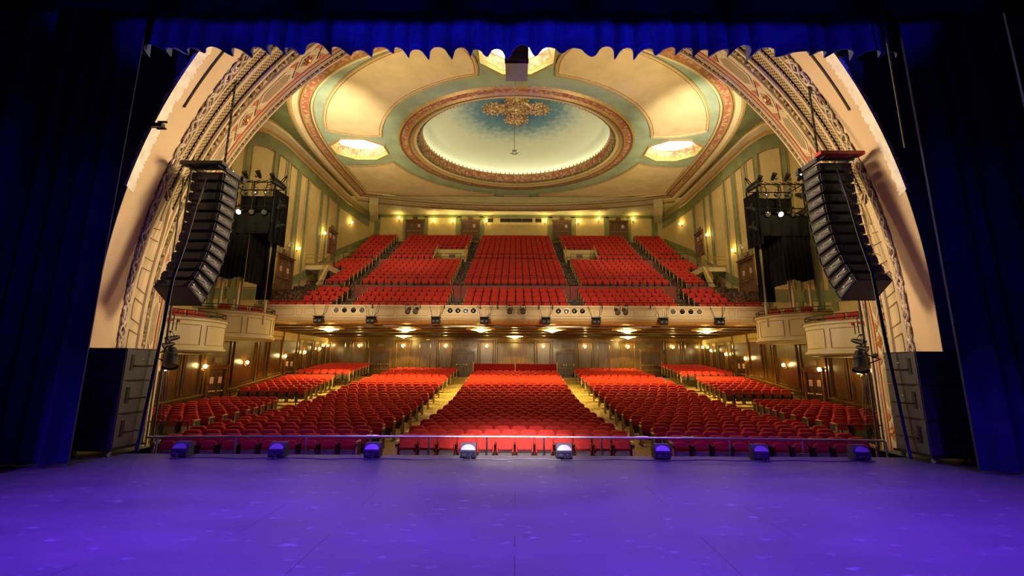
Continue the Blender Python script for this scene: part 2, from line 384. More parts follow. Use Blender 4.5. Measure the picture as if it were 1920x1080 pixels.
def tag(o, label=None, cat=None, group=None, kind=None):
    if label: o['label'] = label
    if cat: o['category'] = cat
    if group: o['group'] = group
    if kind: o['kind'] = kind
    return o
def struct(o, label=None):
    o['kind'] = 'structure'
    if label: o['label'] = label
    return o
def thing(name, label, cat, loc=(0, 0, 0), rz=0, group=None):
    o = bpy.data.objects.new(name, None); COL.objects.link(o); o.empty_display_size = 0.2
    o.location = loc; o.rotation_euler = (0, 0, rz)
    return tag(o, label, cat, group)
KIDS = {}
def kids(o):
    return [c for c in bpy.data.objects if c.parent == o]
def snapshot(o): return (o, [snapshot(c) for c in kids(o)])
def copy_tree(snap, parent=None):
    o, ch = snap
    c = o.copy(); COL.objects.link(c); c.parent = parent
    for s_ in ch: copy_tree(s_, c)
    return c
ORD = ['', 'first', 'second', 'third', 'fourth', 'fifth', 'sixth', 'seventh', 'eighth', 'ninth', 'tenth', 'eleventh', 'twelfth', 'thirteenth', 'fourteenth', 'fifteenth', 'sixteenth', 'seventeenth', 'eighteenth', 'nineteenth', 'twentieth']
SIDE = {-1: 'left', 1: 'right'}

WX = 15.9          # side wall
YR1 = 36.5         # rear wall under the balcony
YR2 = 43.0         # rear wall of the balcony
ZC = 17.9          # main ceiling

def lerp(tab, x):
    if x <= tab[0][0]: return tab[0][1]
    for (a, b), (c, d) in zip(tab, tab[1:]):
        if x <= c: return b + (d - b) * (x - a) / (c - a)
    return tab[-1][1]
OZ = [(11.0, -0.52), (18, -0.50), (20.5, -0.45), (23.4, -0.28), (26, 0.02), (28.6, 0.35), (31.5, 0.70), (33.8, 0.95), (36.5, 1.20)]
def oz(y): return lerp(OZ, y)

# ------------------------------------------------------------------ floors
m = MB()
m.fill([[(-22, -4), (22, -4), (22, 10.98), (11.3, 10.98), (11.3, 12.1), (9.75, 12.1), (9.75, 11.14), (-9.75, 11.14), (-9.75, 12.1), (-11.3, 12.1), (-11.3, 10.98), (-22, 10.98)]], 0)
struct(m.build('floor_stage', deck))
m = MB(); m.box2(-9.75, 9.75, 11.10, 11.145, -0.6, -0.002); m.box2(-11.3, -9.75, 12.06, 12.1, -0.6, -0.002); m.box2(9.75, 11.3, 12.06, 12.1, -0.6, -0.002)
struct(m.build('trim_1', stagewall))
m = MB()
ys = [11.0 + 0.5 * i for i in range(52)]
m.grid([[(x, y, oz(y)) for y in ys] for x in (-16.2, 0, 16.2)])
struct(m.build('floor_orchestra', carpet))

# ------------------------------------------------------------------ proscenium arch
def arch_par(v):
    return (10.9 + 1.5 * v, 13.3 + 0.2 * v, 4.0 - 1.0 * v, 11.0 + 4.0 * v)
ZB = -0.6
_tab = []
def _mk():
    a, b, z0, y = arch_par(0.5); n = 400; L = 0; _tab.append((0, 0))
    px, pz = -a, z0
    for i in range(1, n + 1):
        t = PI * i / n; x = -a * math.cos(t); z = z0 + b * math.sin(t)
        L += math.hypot(x - px, z - pz); px, pz = x, z; _tab.append((L, t))
_mk()
QV = arch_par(0.5)[2] - ZB; QE = _tab[-1][0]; QT = 2 * QV + QE
def A(q, v, off=0.0):
    def P(q, v):
        a, b, z0, y = arch_par(v)
        if q < QV: return Vector((-a, y, ZB + (z0 - ZB) * q / QV))
        if q > QV + QE: return Vector((a, y, ZB + (z0 - ZB) * (QT - q) / QV))
        t = lerp_t(q - QV); return Vector((-a * math.cos(t), y, z0 + b * math.sin(t)))
    p = P(q, v)
    if off:
        du = P(min(QT, q + 0.02), v) - P(max(0, q - 0.02), v); dv = P(q, v + 0.01) - P(q, v - 0.01)
        n = du.cross(dv).normalized()
        if n.dot(Vector((0, 13, 6)) - p) < 0: n = -n
        p = p + n * off
    return p
def lerp_t(L):
    i = min(len(_tab) - 2, max(0, int(L / QE * 400)))
    while i > 0 and _tab[i][0] > L: i -= 1
    while i < len(_tab) - 2 and _tab[i + 1][0] < L: i += 1
    a, b = _tab[i], _tab[i + 1]
    return a[1] + (b[1] - a[1]) * max(0, min(1, (L - a[0]) / (b[0] - a[0])))
VW = 4.3
Q_N = 7.9          # length along the arch where lattices begin
def qs(q0, q1, step=0.25):
    n = max(1, int(math.ceil((q1 - q0) / step))); return [q0 + (q1 - q0) * i / n for i in range(n + 1)]
def strip(v0, v1, o0, o1, q0=0, q1=QT, mi=0, mb=None, nv=1, step=0.3):
    Q = qs(q0, q1, step); rows = []
    for i in range(nv + 1):
        f = i / nv; rows.append([A(q, v0 + (v1 - v0) * f, o0 + (o1 - o0) * f) for q in Q])
    uvs = [(q, (v0 + (v1 - v0) * i / nv) * VW) for i in range(nv + 1) for q in Q]
    mb.grid(rows, mi)
    if mb.uv is not None: mb.uv.extend(uvs)
def ridge(v, r, q0=0, q1=QT, mi=0, mb=None, n=6, step=0.3):
    mb.tube([A(q, v, r * 0.4) for q in qs(q0, q1, step)], r, n, mi)
m = MB(); m.uv = []
strip(0.0, 0.30, 0, 0, mb=m, mi=0)
strip(0.30, 0.375, 0.0, 0.0, mb=m, mi=1)
strip(0.375, 0.40, 0, 0, mb=m, mi=2)
strip(0.40, 0.482, -0.05, -0.05, Q_N, QT - Q_N, mb=m, mi=3)
strip(0.482, 0.508, 0, 0, Q_N, QT - Q_N, mb=m, mi=2)
strip(0.508, 0.615, -0.05, -0.05, Q_N, QT - Q_N, mb=m, mi=3)
for a_, b_ in ((0, Q_N), (QT - Q_N, QT)): strip(0.40, 0.61, 0, 0, a_, b_, mb=m, mi=2)
strip(0.61, 0.64, 0.002, 0, mb=m, mi=2)
strip(0.64, 0.70, 0, 0, mb=m, mi=4)
strip(0.70, 0.745, 0, 0, mb=m, mi=2)
strip(0.745, 0.895, -0.02, -0.02, mb=m, mi=2)
strip(0.895, 0.915, 0, 0, mb=m, mi=5)
strip(0.915, 0.95, 0, 0, mb=m, mi=2)
strip(0.95, 1.0, 0.0, 0.0, mb=m, mi=6)
arch = struct(m.build('wall_proscenium_arch', [plaster_raw, foliage2, plaster, latt, foliage, redline, beadband], smooth=True), None)
# ridges and guilloche
m = MB()
for v, r_ in ((0.385, 0.05), (0.488, 0.040), (0.503, 0.040), (0.622, 0.06), (0.635, 0.035), (0.715, 0.055), (0.735, 0.03), (0.935, 0.04), (0.995, 0.06)):
    ridge(v, r_, Q_N - 0.6 if 0.45 < v < 0.6 else 0, QT - Q_N + 0.6 if 0.45 < v < 0.6 else QT, mb=m)
ridge(0.955, 0.03, mb=m); ridge(0.745, 0.02, mb=m)
# the framed niche below the lattices
for s in (0, 1):
    f = (lambda q: q) if s == 0 else (lambda q: QT - q)
    pts = [A(f(q), 0.598, 0.03) for q in qs(0.3, Q_N - 1.6, 0.3)]
    for k in range(1, 13):
        t = PI / 2 * k / 12; pts.append(A(f(Q_N - 1.6 + 1.9 * math.sin(t)), 0.598 - 0.155 * (1 - math.cos(t)), 0.03))
    m.tube(pts, 0.05, 6); m.tube([p + Vector((0, -0.12, 0)) for p in pts], 0.025, 5)
struct(m.build('trim_2', plaster, smooth=True))
m = MB()
for ph in (0, PI):
    m.tube([A(q, 0.3375 + 0.026 * math.sin(q * 2 * PI / 0.95 + ph), 0.05 + 0.02 * math.cos(q * 2 * PI / 0.95 * 2 + ph)) for q in qs(0, QT, 0.06)], 0.03, 6)
for ph in (0.9, PI + 0.9):
    m.tube([A(q, 0.3375 + 0.024 * math.sin(q * 2 * PI / 0.55 + ph), 0.03) for q in qs(0, QT, 0.05)], 0.02, 5)
for i in range(int(QT / 0.475)):
    m.sphere(A((i + 0.5) * 0.475 - 0.237, 0.3375, 0.03), 0.07, 8, 5)
struct(m.build('trim_3', mat('guilloche_plaster', (0.62, 0.50, 0.36), 0.6, var=0.3, scale=5), smooth=True))
# niche grooves
m = MB()
for s in (0, 1):
    f = (lambda q: q) if s == 0 else (lambda q: QT - q)
    q = 0.9; k = 0
    while q < Q_N - 0.5:
        sh = 0.018 if q < Q_N - 2.2 else 0.035
        v1 = 0.585 if q < Q_N - 1.5 else 0.585 - 0.13 * ((q - Q_N + 1.5) / 1.2)
        P = [A(f(q + 0.0), 0.43 + 0.02, 0.012), A(f(q + (0.12 if q > Q_N - 2.5 else 0)), v1, 0.012)]
        m.tube(P, 0.018, 5)
        q += 0.33 if k % 2 == 0 else 0.62; k += 1
    # lines closing paired grooves
    for q in [0.9 + 0.95 * i for i in range(5)]:
        m.tube([A(f(q + 0.33), 0.45, 0.01), A(f(q + 0.62), 0.445, 0.01), A(f(q + 0.95), 0.45, 0.01)], 0.012, 5)
struct(m.build('trim_4', taupe))
# painted band: alternating long and short hexagons with coral corners
m = MB()
def poly_on_arch(pts, off, mi):
    n = len(pts); V = [A(q, v, off) for q, v in pts]; c = [sum(p[i] for p in pts) / n for i in (0, 1)]
    V.append(A(c[0], c[1], off)); m.add(V, [(i, (i + 1) % n, n) for i in range(n)], mi)
q = 0.4; k = 0; vm = 0.82; hv = 0.052
while q < QT - 0.6:
    L = 1.75 if k % 2 == 0 else 0.95
    if q + L > QT - 0.3: break
    for grow, off, mi in ((0.0, 0.0, 0), (-0.10, 0.008, 1)):
        hq = hv + grow * 0.12; a0, a1 = q - grow, q + L + grow; tip = 0.28
        def seg(u): return [(a0 + (a1 - a0) * 0 + 0, 0)]
        top = [(a0 + tip + (a1 - a0 - 2 * tip) * i / 4, vm + hq) for i in range(5)]
        bot = [(a1 - tip - (a1 - a0 - 2 * tip) * i / 4, vm - hq) for i in range(5)]
        poly_on_arch([(a0, vm)] + top + [(a1, vm)] + bot, off, mi)
    if k % 2 == 1:
        for dv in (-0.5, 0.5):
            pass
        m.sphere(A(q + L / 2, vm, 0.01), 0.10, 8, 4, 2, (1, 1, 1))
        for j in range(6):
            m.sphere(A(q + L / 2 + 0.16 * math.cos(j * PI / 3), vm + 0.028 * math.sin(j * PI / 3), 0.01), 0.055, 6, 4, 3)
    qe = q + L + 0.11
    for sg in (-1, 1):
        poly_on_arch([(qe - 0.17, vm + sg * 0.060), (qe + 0.17, vm + sg * 0.060), (qe, vm + sg * 0.022)], 0.006, 3)
    m.tube([A(qe - 0.2, vm + 0.05, 0.0), A(qe + 0.2, vm - 0.05, 0.0)], 0.018, 4, 4)
    m.tube([A(qe - 0.2, vm - 0.05, 0.0), A(qe + 0.2, vm + 0.05, 0.0)], 0.018, 4, 4)
    q += L + 0.22; k += 1
struct(m.build('trim_5', [mat('hexagon_outline', (0.66, 0.52, 0.33), 0.7, var=0.1), taupe, gold, redline, plaster]))
# ornament bosses along the carved band
m = MB()
for i in range(int(QT / 0.42)):
    q = (i + 0.5) * 0.42; m.sphere(A(q, 0.67, 0.02), 0.085, 8, 5, 0, (1, 1, 1))
    m.tube([A(q - 0.18, 0.652, 0.03), A(q, 0.688, 0.05), A(q + 0.18, 0.655, 0.03)], 0.022, 5)
for i in range(int(QT / 0.22)):
    m.sphere(A((i + 0.5) * 0.22, 0.975, 0.02), 0.055, 6, 4)
struct(m.build('trim_6', foliage, smooth=True))
# scalloped lips by the lattices
m = MB()
for v, vb in ((0.400, 0), (0.482, 0), (0.508, 0), (0.614, 0)):
    q = Q_N
    while q < QT - Q_N:
        m.sphere(A(q, v, -0.01), 0.035, 6, 4); q += 0.15
struct(m.build('trim_7', plaster, smooth=True))

# stage-side proscenium wall with the opening cut out
m = MB()
a0, b0, z00, y0 = arch_par(0)
Q = qs(0, QT, 0.3); inner = [A(q, 0) for q in Q]
random.seed(3)
rag = [1.0 + (0.012 * random.random()) for _ in inner]
outer = []
for i, p in enumerate(inner):
    outer.append(Vector((p.x * rag[i] + (0), 10.985, p.z + 0.02)))
def wall_ext(p):
    return Vector((22 if p.x > 0 else -22, 10.98, p.z)) if abs(p.x) > 8 else Vector((p.x * 2.6, 10.98, 22))
rows = [inner, [Vector((p.x * 1.0, 10.985, p.z)) for p in inner], [wall_ext(p) for p in inner]]
m.grid(rows, 0)
struct(m.build('wall_proscenium', stagewall))
# ragged bare plaster edge around the curve of the opening
m = MB()
rows = [[], []]; 
Qr = qs(QV + 3.0, QT - QV - 3.0, 0.06)
for q in Qr:
    p = A(q, 0.0); d = Vector((p.x, 0, p.z - 5)).normalized()
    wv = 0.05 + 0.10 * random.random() * abs(math.sin(q * 1.7))
    rows[0].append(p + Vector((0, -0.06, 0)) - d * 0.02); rows[1].append(p + Vector((0, -0.05, 0)) + d * wv)
m.grid(rows, 0)
rows = [[A(q, 0.0, 0.015) + Vector((0, -0.06, 0)) for q in Qr], [A(q, 0.05 + 0.03 * random.random(), 0.015) for q in Qr]]
m.grid(rows, 0)
struct(m.build('trim_8', plaster_white))
# dark track line on the plaster
m = MB()
for f in ((lambda q: q), (lambda q: QT - q)):
    m.tube([A(f(q), 0.15, 0.02) for q in qs(10.2, 15.5, 0.3)], 0.035, 5)
struct(m.build('trim_9', darkline))
# house-side wall beyond the arch (closes the auditorium)
m = MB()
inner = [A(q, 1.0) for q in Q]
def we2(p):
    return Vector((16.4 if p.x > 0 else -16.4, 15.05, p.z)) if p.z < 9 else Vector((p.x * 16.4 / 12.4 if abs(p.x) > 5 else p.x, 15.05, 19.5))
m.grid([inner, [we2(p) for p in inner]], 0)
struct(m.build('wall_house_front', green))

# ------------------------------------------------------------------ side walls
WC = [(15.0, 11.5), (18, 12.9), (20, 14.2), (21.5, 15.5), (23, 16.6), (25, 17.5), (27, 17.85), (47, 17.9)]
def wtop(y): return lerp(WC, y)
def woodtop(y): return 3.9 if y < 21 else 4.75
def upx(y): return WX if y < 37.5 else WX - 0.7 * (y - 37.5) / 5.5   # upper wall folds inwards at the rear
for s in (-1, 1):
    nm = SIDE[s]
    m = MB()
    ysl = [15.0 + 0.5 * i for i in range(44)]
    m.grid([[(s * WX, y, -1) for y in ysl], [(s * WX, y, 4.7) for y in ysl]], 0)
    struct(m.build('wall_' + nm + '_lower', wood))
    m = MB()
    ysu = [15.0 + 0.5 * i for i in range(57)]
    m.grid([[(s * upx(y) - s * 0.02, y, 3.8) for y in ysu], [(s * upx(y) - s * 0.02, y, wtop(y) + 0.05) for y in ysu]], 0)
    struct(m.build('wall_' + nm, wallcream))
    # green stripes and borders
    m = MB(); g = MB()
    xx = s * (WX - 0.045)
    str_y = [21.0, 21.9, 23.5, 26.3, 27.8, 29.3, 30.7, 33.0, 34.2, 36.2]
    def floor_line(y): return lerp([(15, 4.3), (21, 4.9), (25.5, 5.6), (29, 6.9), (33, 8.9), (37, 11.3), (43, 14.4)], y)
    for y in str_y:
        wd = 0.42 if y not in (27.8, 30.7, 34.2) else 0.26
        m.box2(xx - 0.012, xx + 0.012, y - wd / 2, y + wd / 2, floor_line(y), wtop(y) - 0.9)
    # top border following the curve
    Yc = [20 + 0.4 * i for i in range(57)]
    rows = [[(s * (upx(y) - 0.067), y, wtop(y) - 1.75) for y in Yc], [(s * (upx(y) - 0.067), y, wtop(y) - 0.85) for y in Yc]]
    m.grid(rows, 0)
    rows = [[(s * (upx(y) - 0.067), y, floor_line(y) + 0.45) for y in Yc], [(s * (upx(y) - 0.067), y, floor_line(y) + 1.05) for y in Yc]]
    m.grid(rows, 0)
    struct(m.build('trim_' + str(10 + (s + 1) // 2), green))
    # panel mouldings
    def paneltop(y): return wtop(y) - 1.75
    for a_, b_ in zip(str_y, str_y[1:] + [39.0]):
        a2, b2 = a_ + 0.32, b_ - 0.32
        if b2 - a2 < 0.3: a2, b2 = a_ + 0.24, b_ - 0.24
        n = 6
        top = [(xx, a2 + (b2 - a2) * i / n, paneltop(a2 + (b2 - a2) * i / n) - 0.05) for i in range(n + 1)]
        zb0, zb1 = floor_line(a2) + 1.12, floor_line(b2) + 1.12
        loop = [(xx, a2, zb0)] + top + [(xx, b2, zb1)]
        g.tube(loop, 0.035, 4, closed=True)
    struct(g.build('trim_' + str(12 + (s + 1) // 2), tan))
    # big lunette moulding band along the wall top
    g = MB()
    Yc = [16 + 0.4 * i for i in range(58)]
    prof = [(0.02, -0.85, 0), (0.16, -0.80, 1), (0.16, -0.62, 0), (0.10, -0.56, 0), (0.10, -0.12, 0), (0.22, -0.05, 1), (0.26, 0.10, 1)]
    for (d0, h0, mi), (d1, h1, _) in zip(prof, prof[1:]):
        g.grid([[(s * (upx(y) - d0), y, wtop(y) + h0) for y in Yc], [(s * (upx(y) - d1), y, wtop(y) + h1) for y in Yc]], mi)
    struct(g.build('trim_' + str(14 + (s + 1) // 2), [ceilcream, gold], smooth=True))

# ------------------------------------------------------------------ ceiling
D = [(0, 16.6), (-3, 16.8), (-6, 17.6), (-8.3, 18.5), (-10.3, 19.6), (-12.1, 21.1), (-13.4, 22.8), (-14.2, 24.6), (-14.75, 26.8), (-15.05, 29.5), (-15.15, 33), (-15.1, 38.2), (-12, 39.3), (-8, 40.15), (-4, 40.65), (0, 40.8)]
def smooth_path(pts, sub=6):
    out = []
    n = len(pts)
    for i in range(n - 1):
        p0, p1, p2, p3 = pts[max(0, i - 1)], pts[i], pts[i + 1], pts[min(n - 1, i + 2)]
        for k in range(sub):
            t = k / sub
            f = lambda a, b, c, d: 0.5 * ((2 * b) + (-a + c) * t + (2 * a - 5 * b + 4 * c - d) * t * t + (-a + 3 * b - 3 * c + d) * t ** 3)
            out.append((f(p0[0], p1[0], p2[0], p3[0]), f(p0[1], p1[1], p2[1], p3[1])))
    out.append(pts[-1]); return out
Dl = smooth_path(D[:12], 5) + smooth_path(D[11:], 5)[1:]
Dfull = Dl + [(-x, y) for x, y in reversed(Dl[1:-1])]
CY = 29.2
def ell(a, b, n=72, cy=CY): return [(a * math.cos(2 * PI * k / n), cy + b * math.sin(2 * PI * k / n)) for k in range(n)]
def octo(cx, cy, w_, d_):
    c = 0.30
    return [(cx - w_ / 2, cy - d_ * (0.5 - c)), (cx - w_ * (0.5 - c), cy - d_ / 2), (cx + w_ * (0.5 - c), cy - d_ / 2), (cx + w_ / 2, cy - d_ * (0.5 - c)),
            (cx + w_ / 2, cy + d_ * (0.5 - c)), (cx + w_ * (0.5 - c), cy + d_ / 2), (cx - w_ * (0.5 - c), cy + d_ / 2), (cx - w_ / 2, cy + d_ * (0.5 - c))]
OCTS = [(-11.6, 29.3), (11.6, 29.3), (0, 19.35)]
m = MB()
m.fill([Dfull, list(reversed(ell(8.3, 7.1)))] + [list(reversed(octo(cx, cy, 3.9, 3.0))) for cx, cy in OCTS], ZC)
struct(m.build('ceiling', ceilgreen))
# spandrel between lunette and ceiling contour
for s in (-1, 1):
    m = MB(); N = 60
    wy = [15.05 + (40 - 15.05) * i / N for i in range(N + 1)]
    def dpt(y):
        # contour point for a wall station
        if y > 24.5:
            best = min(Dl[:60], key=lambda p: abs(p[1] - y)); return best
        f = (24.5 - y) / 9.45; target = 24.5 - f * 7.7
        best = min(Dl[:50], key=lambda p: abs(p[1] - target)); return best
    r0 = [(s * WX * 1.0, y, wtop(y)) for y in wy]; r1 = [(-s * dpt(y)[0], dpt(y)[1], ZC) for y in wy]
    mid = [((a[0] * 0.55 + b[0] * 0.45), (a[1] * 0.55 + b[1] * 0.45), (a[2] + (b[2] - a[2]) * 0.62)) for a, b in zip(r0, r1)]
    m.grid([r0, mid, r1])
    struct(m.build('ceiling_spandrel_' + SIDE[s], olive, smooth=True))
# rear ceiling behind the rim
m = MB(); m.fill([[(-16, 38), (16, 38), (16, 43.2), (-16, 43.2)]], 17.78)
struct(m.build('ceiling_rear', rearcream))
# moulding sweep inside the contour
def offset_path(P, d):
    out = []; n = len(P)
    for i in range(n):
        a, b = P[(i - 1) % n], P[(i + 1) % n]; tx, ty = b[0] - a[0], b[1] - a[1]; l = math.hypot(tx, ty) or 1
        out.append((P[i][0] - ty / l * d, P[i][1] + tx / l * d))
    return out
def area2(P): return sum(P[i][0] * P[(i + 1) % len(P)][1] - P[(i + 1) % len(P)][0] * P[i][1] for i in range(len(P)))
sgn = 1 if area2(Dfull) > 0 else -1
prof = [(-0.18, 0.02, 0), (-0.15, -0.14, 1), (0.0, -0.22, 3), (0.12, -0.16, 0), (0.42, -0.10, 1), (0.50, -0.20, 2), (0.58, -0.12, 1), (0.66, -0.08, 4), (1.0, -0.08, 1), (1.07, -0.16, 2), (1.15, -0.06, 0), (1.25, -0.10, 1), (1.32, 0.0, 1)]
m = MB(); rings = {}
P0 = Dfull
for (d0, h0, mi), (d1, h1, _) in zip(prof, prof[1:]):
    A0 = offset_path(P0, sgn * d0); A1 = offset_path(P0, sgn * d1)
    m.grid([[(x, y, ZC + h0) for x, y in A0], [(x, y, ZC + h1) for x, y in A1]], mi, True)
struct(m.build('trim_16', [ceilcream, gold, brown, tan, redfrieze], smooth=True))
# ring round the dome
LZ = ZC + 0.4
prof = [(8.55, 7.33, 0.02, 1), (8.4, 7.2, -0.14, 2), (8.25, 7.08, -0.05, 4), (7.9, 6.75, -0.05, 1), (7.8, 6.66, -0.18, 2), (7.66, 6.54, -0.16, 3), (7.5, 6.4, -0.05, 1), (7.42, 6.32, -0.02, 0), (7.22, 6.12, 0.02, 2), (7.16, 6.06, 0.10, 5), (7.05, 5.95, 0.14, 4), (6.98, 5.88, 0.38, 4), (6.86, 5.76, 0.62, 1), (6.82, 5.72, 0.70, 1), (7.0, 5.9, 0.72, 1), (7.6, 6.5, 0.66, 1)]
m = MB()
for (a0_, b0_, h0, mi), (a1_, b1_, h1, _) in zip(prof, prof[1:]):
    m.grid([[(x, y, ZC + h0) for x, y in ell(a0_, b0_, 120)], [(x, y, ZC + h1) for x, y in ell(a1_, b1_, 120)]], mi, True)
struct(m.build('trim_17', [ceilcream, gold, brown, tan, redfrieze, greenbead], smooth=True))
m = MB()
for x, y in ell(6.86, 5.76, 110): m.lathe([(0.001, 0), (0.055, 0.03), (0.05, 0.12), (0.02, 0.2), (0.001, 0.22)], 6, Matrix.Translation((x, y, ZC + 0.68)), 0)
for x, y in ell(7.19, 6.09, 170): m.sphere((x, y, ZC + 0.04), 0.05, 6, 4, 1)
struct(m.build('trim_18', [gold, greenbead]))
# dome
m = MB(); rows = []
for i in range(17):
    t = i / 16; ph = t * PI / 2
    a_, b_ = 7.75 * math.cos(ph) + 0.01, 6.65 * math.cos(ph) + 0.01; z = ZC + 0.66 + 2.3 * math.sin(ph)
    rows.append([(x, y, z) for x, y in ell(a_, b_, 96)])
m.grid(rows, 0, True)
struct(m.build('ceiling_dome', domemat, smooth=True))
m = MB()
m.tube([(x, y, ZC + 0.84) for x, y in ell(7.35, 6.25, 80)], 0.05, 5, closed=True)
co = m.build('cove_lamp_strip', covelight); tag(co, 'lit cove lamp strip hidden behind the rim of the ceiling dome', 'cove light')

# gilded cross rosette on the dome
def dome_z(x, y):
    r2 = (x / 7.75) ** 2 + ((y - CY) / 6.65) ** 2; return ZC + 0.66 + 2.3 * math.sqrt(max(0, 1 - r2))
ros = thing('ceiling_rosette', 'gilded cross-shaped carved rosette at the centre of the dome', 'ceiling rosette', (0, 28.6, dome_z(0, 28.6)))
def disc(cx, cy, rx, ry, name, spikes=0, h=0.10):
    m = MB(); n = 40
    def z_(x, y): return dome_z(x, y + 28.6) - dome_z(0, 28.6)
    def ring(f, dz, wob=0): return [(cx + rx * f * (1 + wob * math.cos(k * 2 * PI / n * 8)) * math.cos(2 * PI * k / n), cy + ry * f * (1 + wob * math.cos(k * 2 * PI / n * 8)) * math.sin(2 * PI * k / n), z_(cx, cy) - dz) for k in range(n)]
    m.grid([ring(1.0, -0.2), ring(1.0, h * 0.6), ring(0.9, h), ring(0.8, h * 0.7), ring(0.55, h * 0.7, 0.08), ring(0.4, h * 1.4, 0.12), ring(0.2, h), ring(0.01, h * 1.6)], 0, True)
    for k in range(16):
        t = 2 * PI * k / 16; x = cx + rx * 0.66 * math.cos(t); y = cy + ry * 0.66 * math.sin(t)
        m.sphere((x, y, z_(cx, cy) - h), 0.09, 6, 4)
    for k in range(spikes):
        t = 2 * PI * k / spikes; c_, s_ = math.cos(t), math.sin(t)
        m.tube([(cx + rx * 0.98 * c_, cy + ry * 0.98 * s_, z_(cx, cy) - h * 0.5), (cx + rx * 1.16 * c_, cy + ry * 1.16 * s_, z_(cx, cy) - h * 0.5)], [0.09, 0.04], 5)
        m.sphere((cx + rx * 1.2 * c_, cy + ry * 1.2 * s_, z_(cx, cy) - h * 0.5), 0.08, 6, 4)
    m.build(name, goldcarve, ros, smooth=True)
disc(0, 0, 1.15, 1.0, 'centre_boss', 0, 0.2)
for cx, cy in ((-1.62, 0), (1.62, 0), (0, -1.45), (0, 1.45)): disc(cx, cy, 0.78, 0.72, 'lobe', 14)

# octagon coffers
for i, (cx, cy) in enumerate(OCTS):
    nm = ['left', 'right', 'front'][i]
    t = thing('octagon_light', ['lit octagonal ceiling light left of the dome', 'lit octagonal ceiling light right of the dome', 'octagonal ceiling light in front of the dome, behind the hanging speaker'][i], 'ceiling light', (cx, cy, ZC))
    m = MB(); z = 0
    prof = [(4.1, 3.2, 0.0, 0), (4.05, 3.15, -0.12, 1), (3.85, 2.95, -0.10, 2), (3.75, 2.85, 0.05, 1), (3.65, 2.75, 0.12, 3), (3.3, 2.4, 0.55, 1), (3.2, 2.3, 0.60, 1)]
    for (w0, d0, h0, mi), (w1, d1, h1, _) in zip(prof, prof[1:]):
        m.grid([[(x, y, h0) for x, y in octo(0, 0, w0, d0)], [(x, y, h1) for x, y in octo(0, 0, w1, d1)]], mi, True)
    m.build('frame', [tan, gold, green, redfrieze], t)
    g = MB(); P = octo(0, 0, 3.2, 2.3); g.add([(x, y, 0.9) for x, y in P] + [(x, y, 0.60) for x, y in P], [(0, 1, 2, 3, 4, 5, 6, 7)] + [(k, (k + 1) % 8, 8 + (k + 1) % 8, 8 + k) for k in range(8)])
    g.build('glass', octlight, t)
    lamp('AREA', (cx, cy, ZC + 0.5), 260, (1.0, 0.80, 0.50), 2.2, (cx * 0.8, cy + 1, 0), name='octagon_glow')

# cream ceiling panels with mouldings
def arcp(a, b, t0, t1, n=24): return [(-a * math.sin(R(t0 + (t1 - t0) * k / n)), CY - b * math.cos(R(t0 + (t1 - t0) * k / n))) for k in range(n + 1)]
def bow(p, q, d, n=8):
    out = []; nx, ny = -(q[1] - p[1]), q[0] - p[0]; l = math.hypot(nx, ny)
    for k in range(1, n):
        t = k / n; w_ = 4 * t * (1 - t) * d; out.append((p[0] + (q[0] - p[0]) * t + nx / l * w_, p[1] + (q[1] - p[1]) * t + ny / l * w_))
    return out
I_ = arcp(9.6, 8.4, 13, 78); O_ = arcp(13.35, 11.4, 77, 15)
front = I_ + bow(I_[-1], O_[0], -0.35) + O_ + bow(O_[-1], I_[0], -0.55)
I2 = arcp(9.9, 8.55, 104, 168); a_, b_ = (-13.75, 31.9), (-13.9, 37.2)
rear = [a_] + bow(a_, I2[0], 0.3) + I2 + [(-1.75, 38.95), (-5, 38.75), (-9, 38.2), b_]
small = [(-1.15, 37.85), (1.15, 37.85), (1.15, 39.1), (-1.15, 39.1)]
m = MB(); g = MB()
for P in (front, rear):
    for s in (-1, 1):
        PP = [(x * -s, y) for x, y in P] if s == 1 else P
        m.fill([PP], ZC - 0.03)
        g.tube([(x, y, ZC - 0.04) for x, y in PP], 0.055, 5, closed=True)
        sg = 1 if area2(PP) > 0 else -1
        g.tube([(x, y, ZC - 0.03) for x, y in offset_path(PP, sg * 0.16)], 0.035, 5, closed=True, mi=1)
m.fill([small], ZC - 0.03); g.tube([(x, y, ZC - 0.04) for x, y in small], 0.05, 5, closed=True)
struct(m.build('ceiling_panels', ceilcream)); struct(g.build('trim_19', [tan, gold], smooth=True))
# rim beam towards the rear, and corner beams
m = MB(); g = MB()
Rr = [p for p in Dl if p[1] >= 38.15]; Rr = Rr + [(-x, y) for x, y in reversed(Rr[:-1])]
for h0, h1, o0, o1, mi in ((-0.30, -0.10, 0.15, 0.0, 0), (-0.45, -0.30, 0.25, 0.15, 1), (-0.10, 0.02, 0.0, -0.1, 0)):
    m.grid([[(x, y + o0, ZC + h0) for x, y in Rr], [(x, y + o1, ZC + h1) for x, y in Rr]], mi)
m.grid([[(x, y + 0.25, ZC - 0.45) for x, y in Rr], [(x, y + 0.6, ZC - 0.18) for x, y in Rr]], 0)
struct(m.build('trim_20', [tan, brown], smooth=True))
for i, s in enumerate((-1, 1)):
    m = MB(); M = Matrix.Rotation(R(-s * 18), 3, 'Z')
    m.box(s * 14.2, 40.6, 17.35, 0.8, 5.0, 0.75, 0, M)
    struct(m.build('trim_%d' % (21 + i), rearcream))
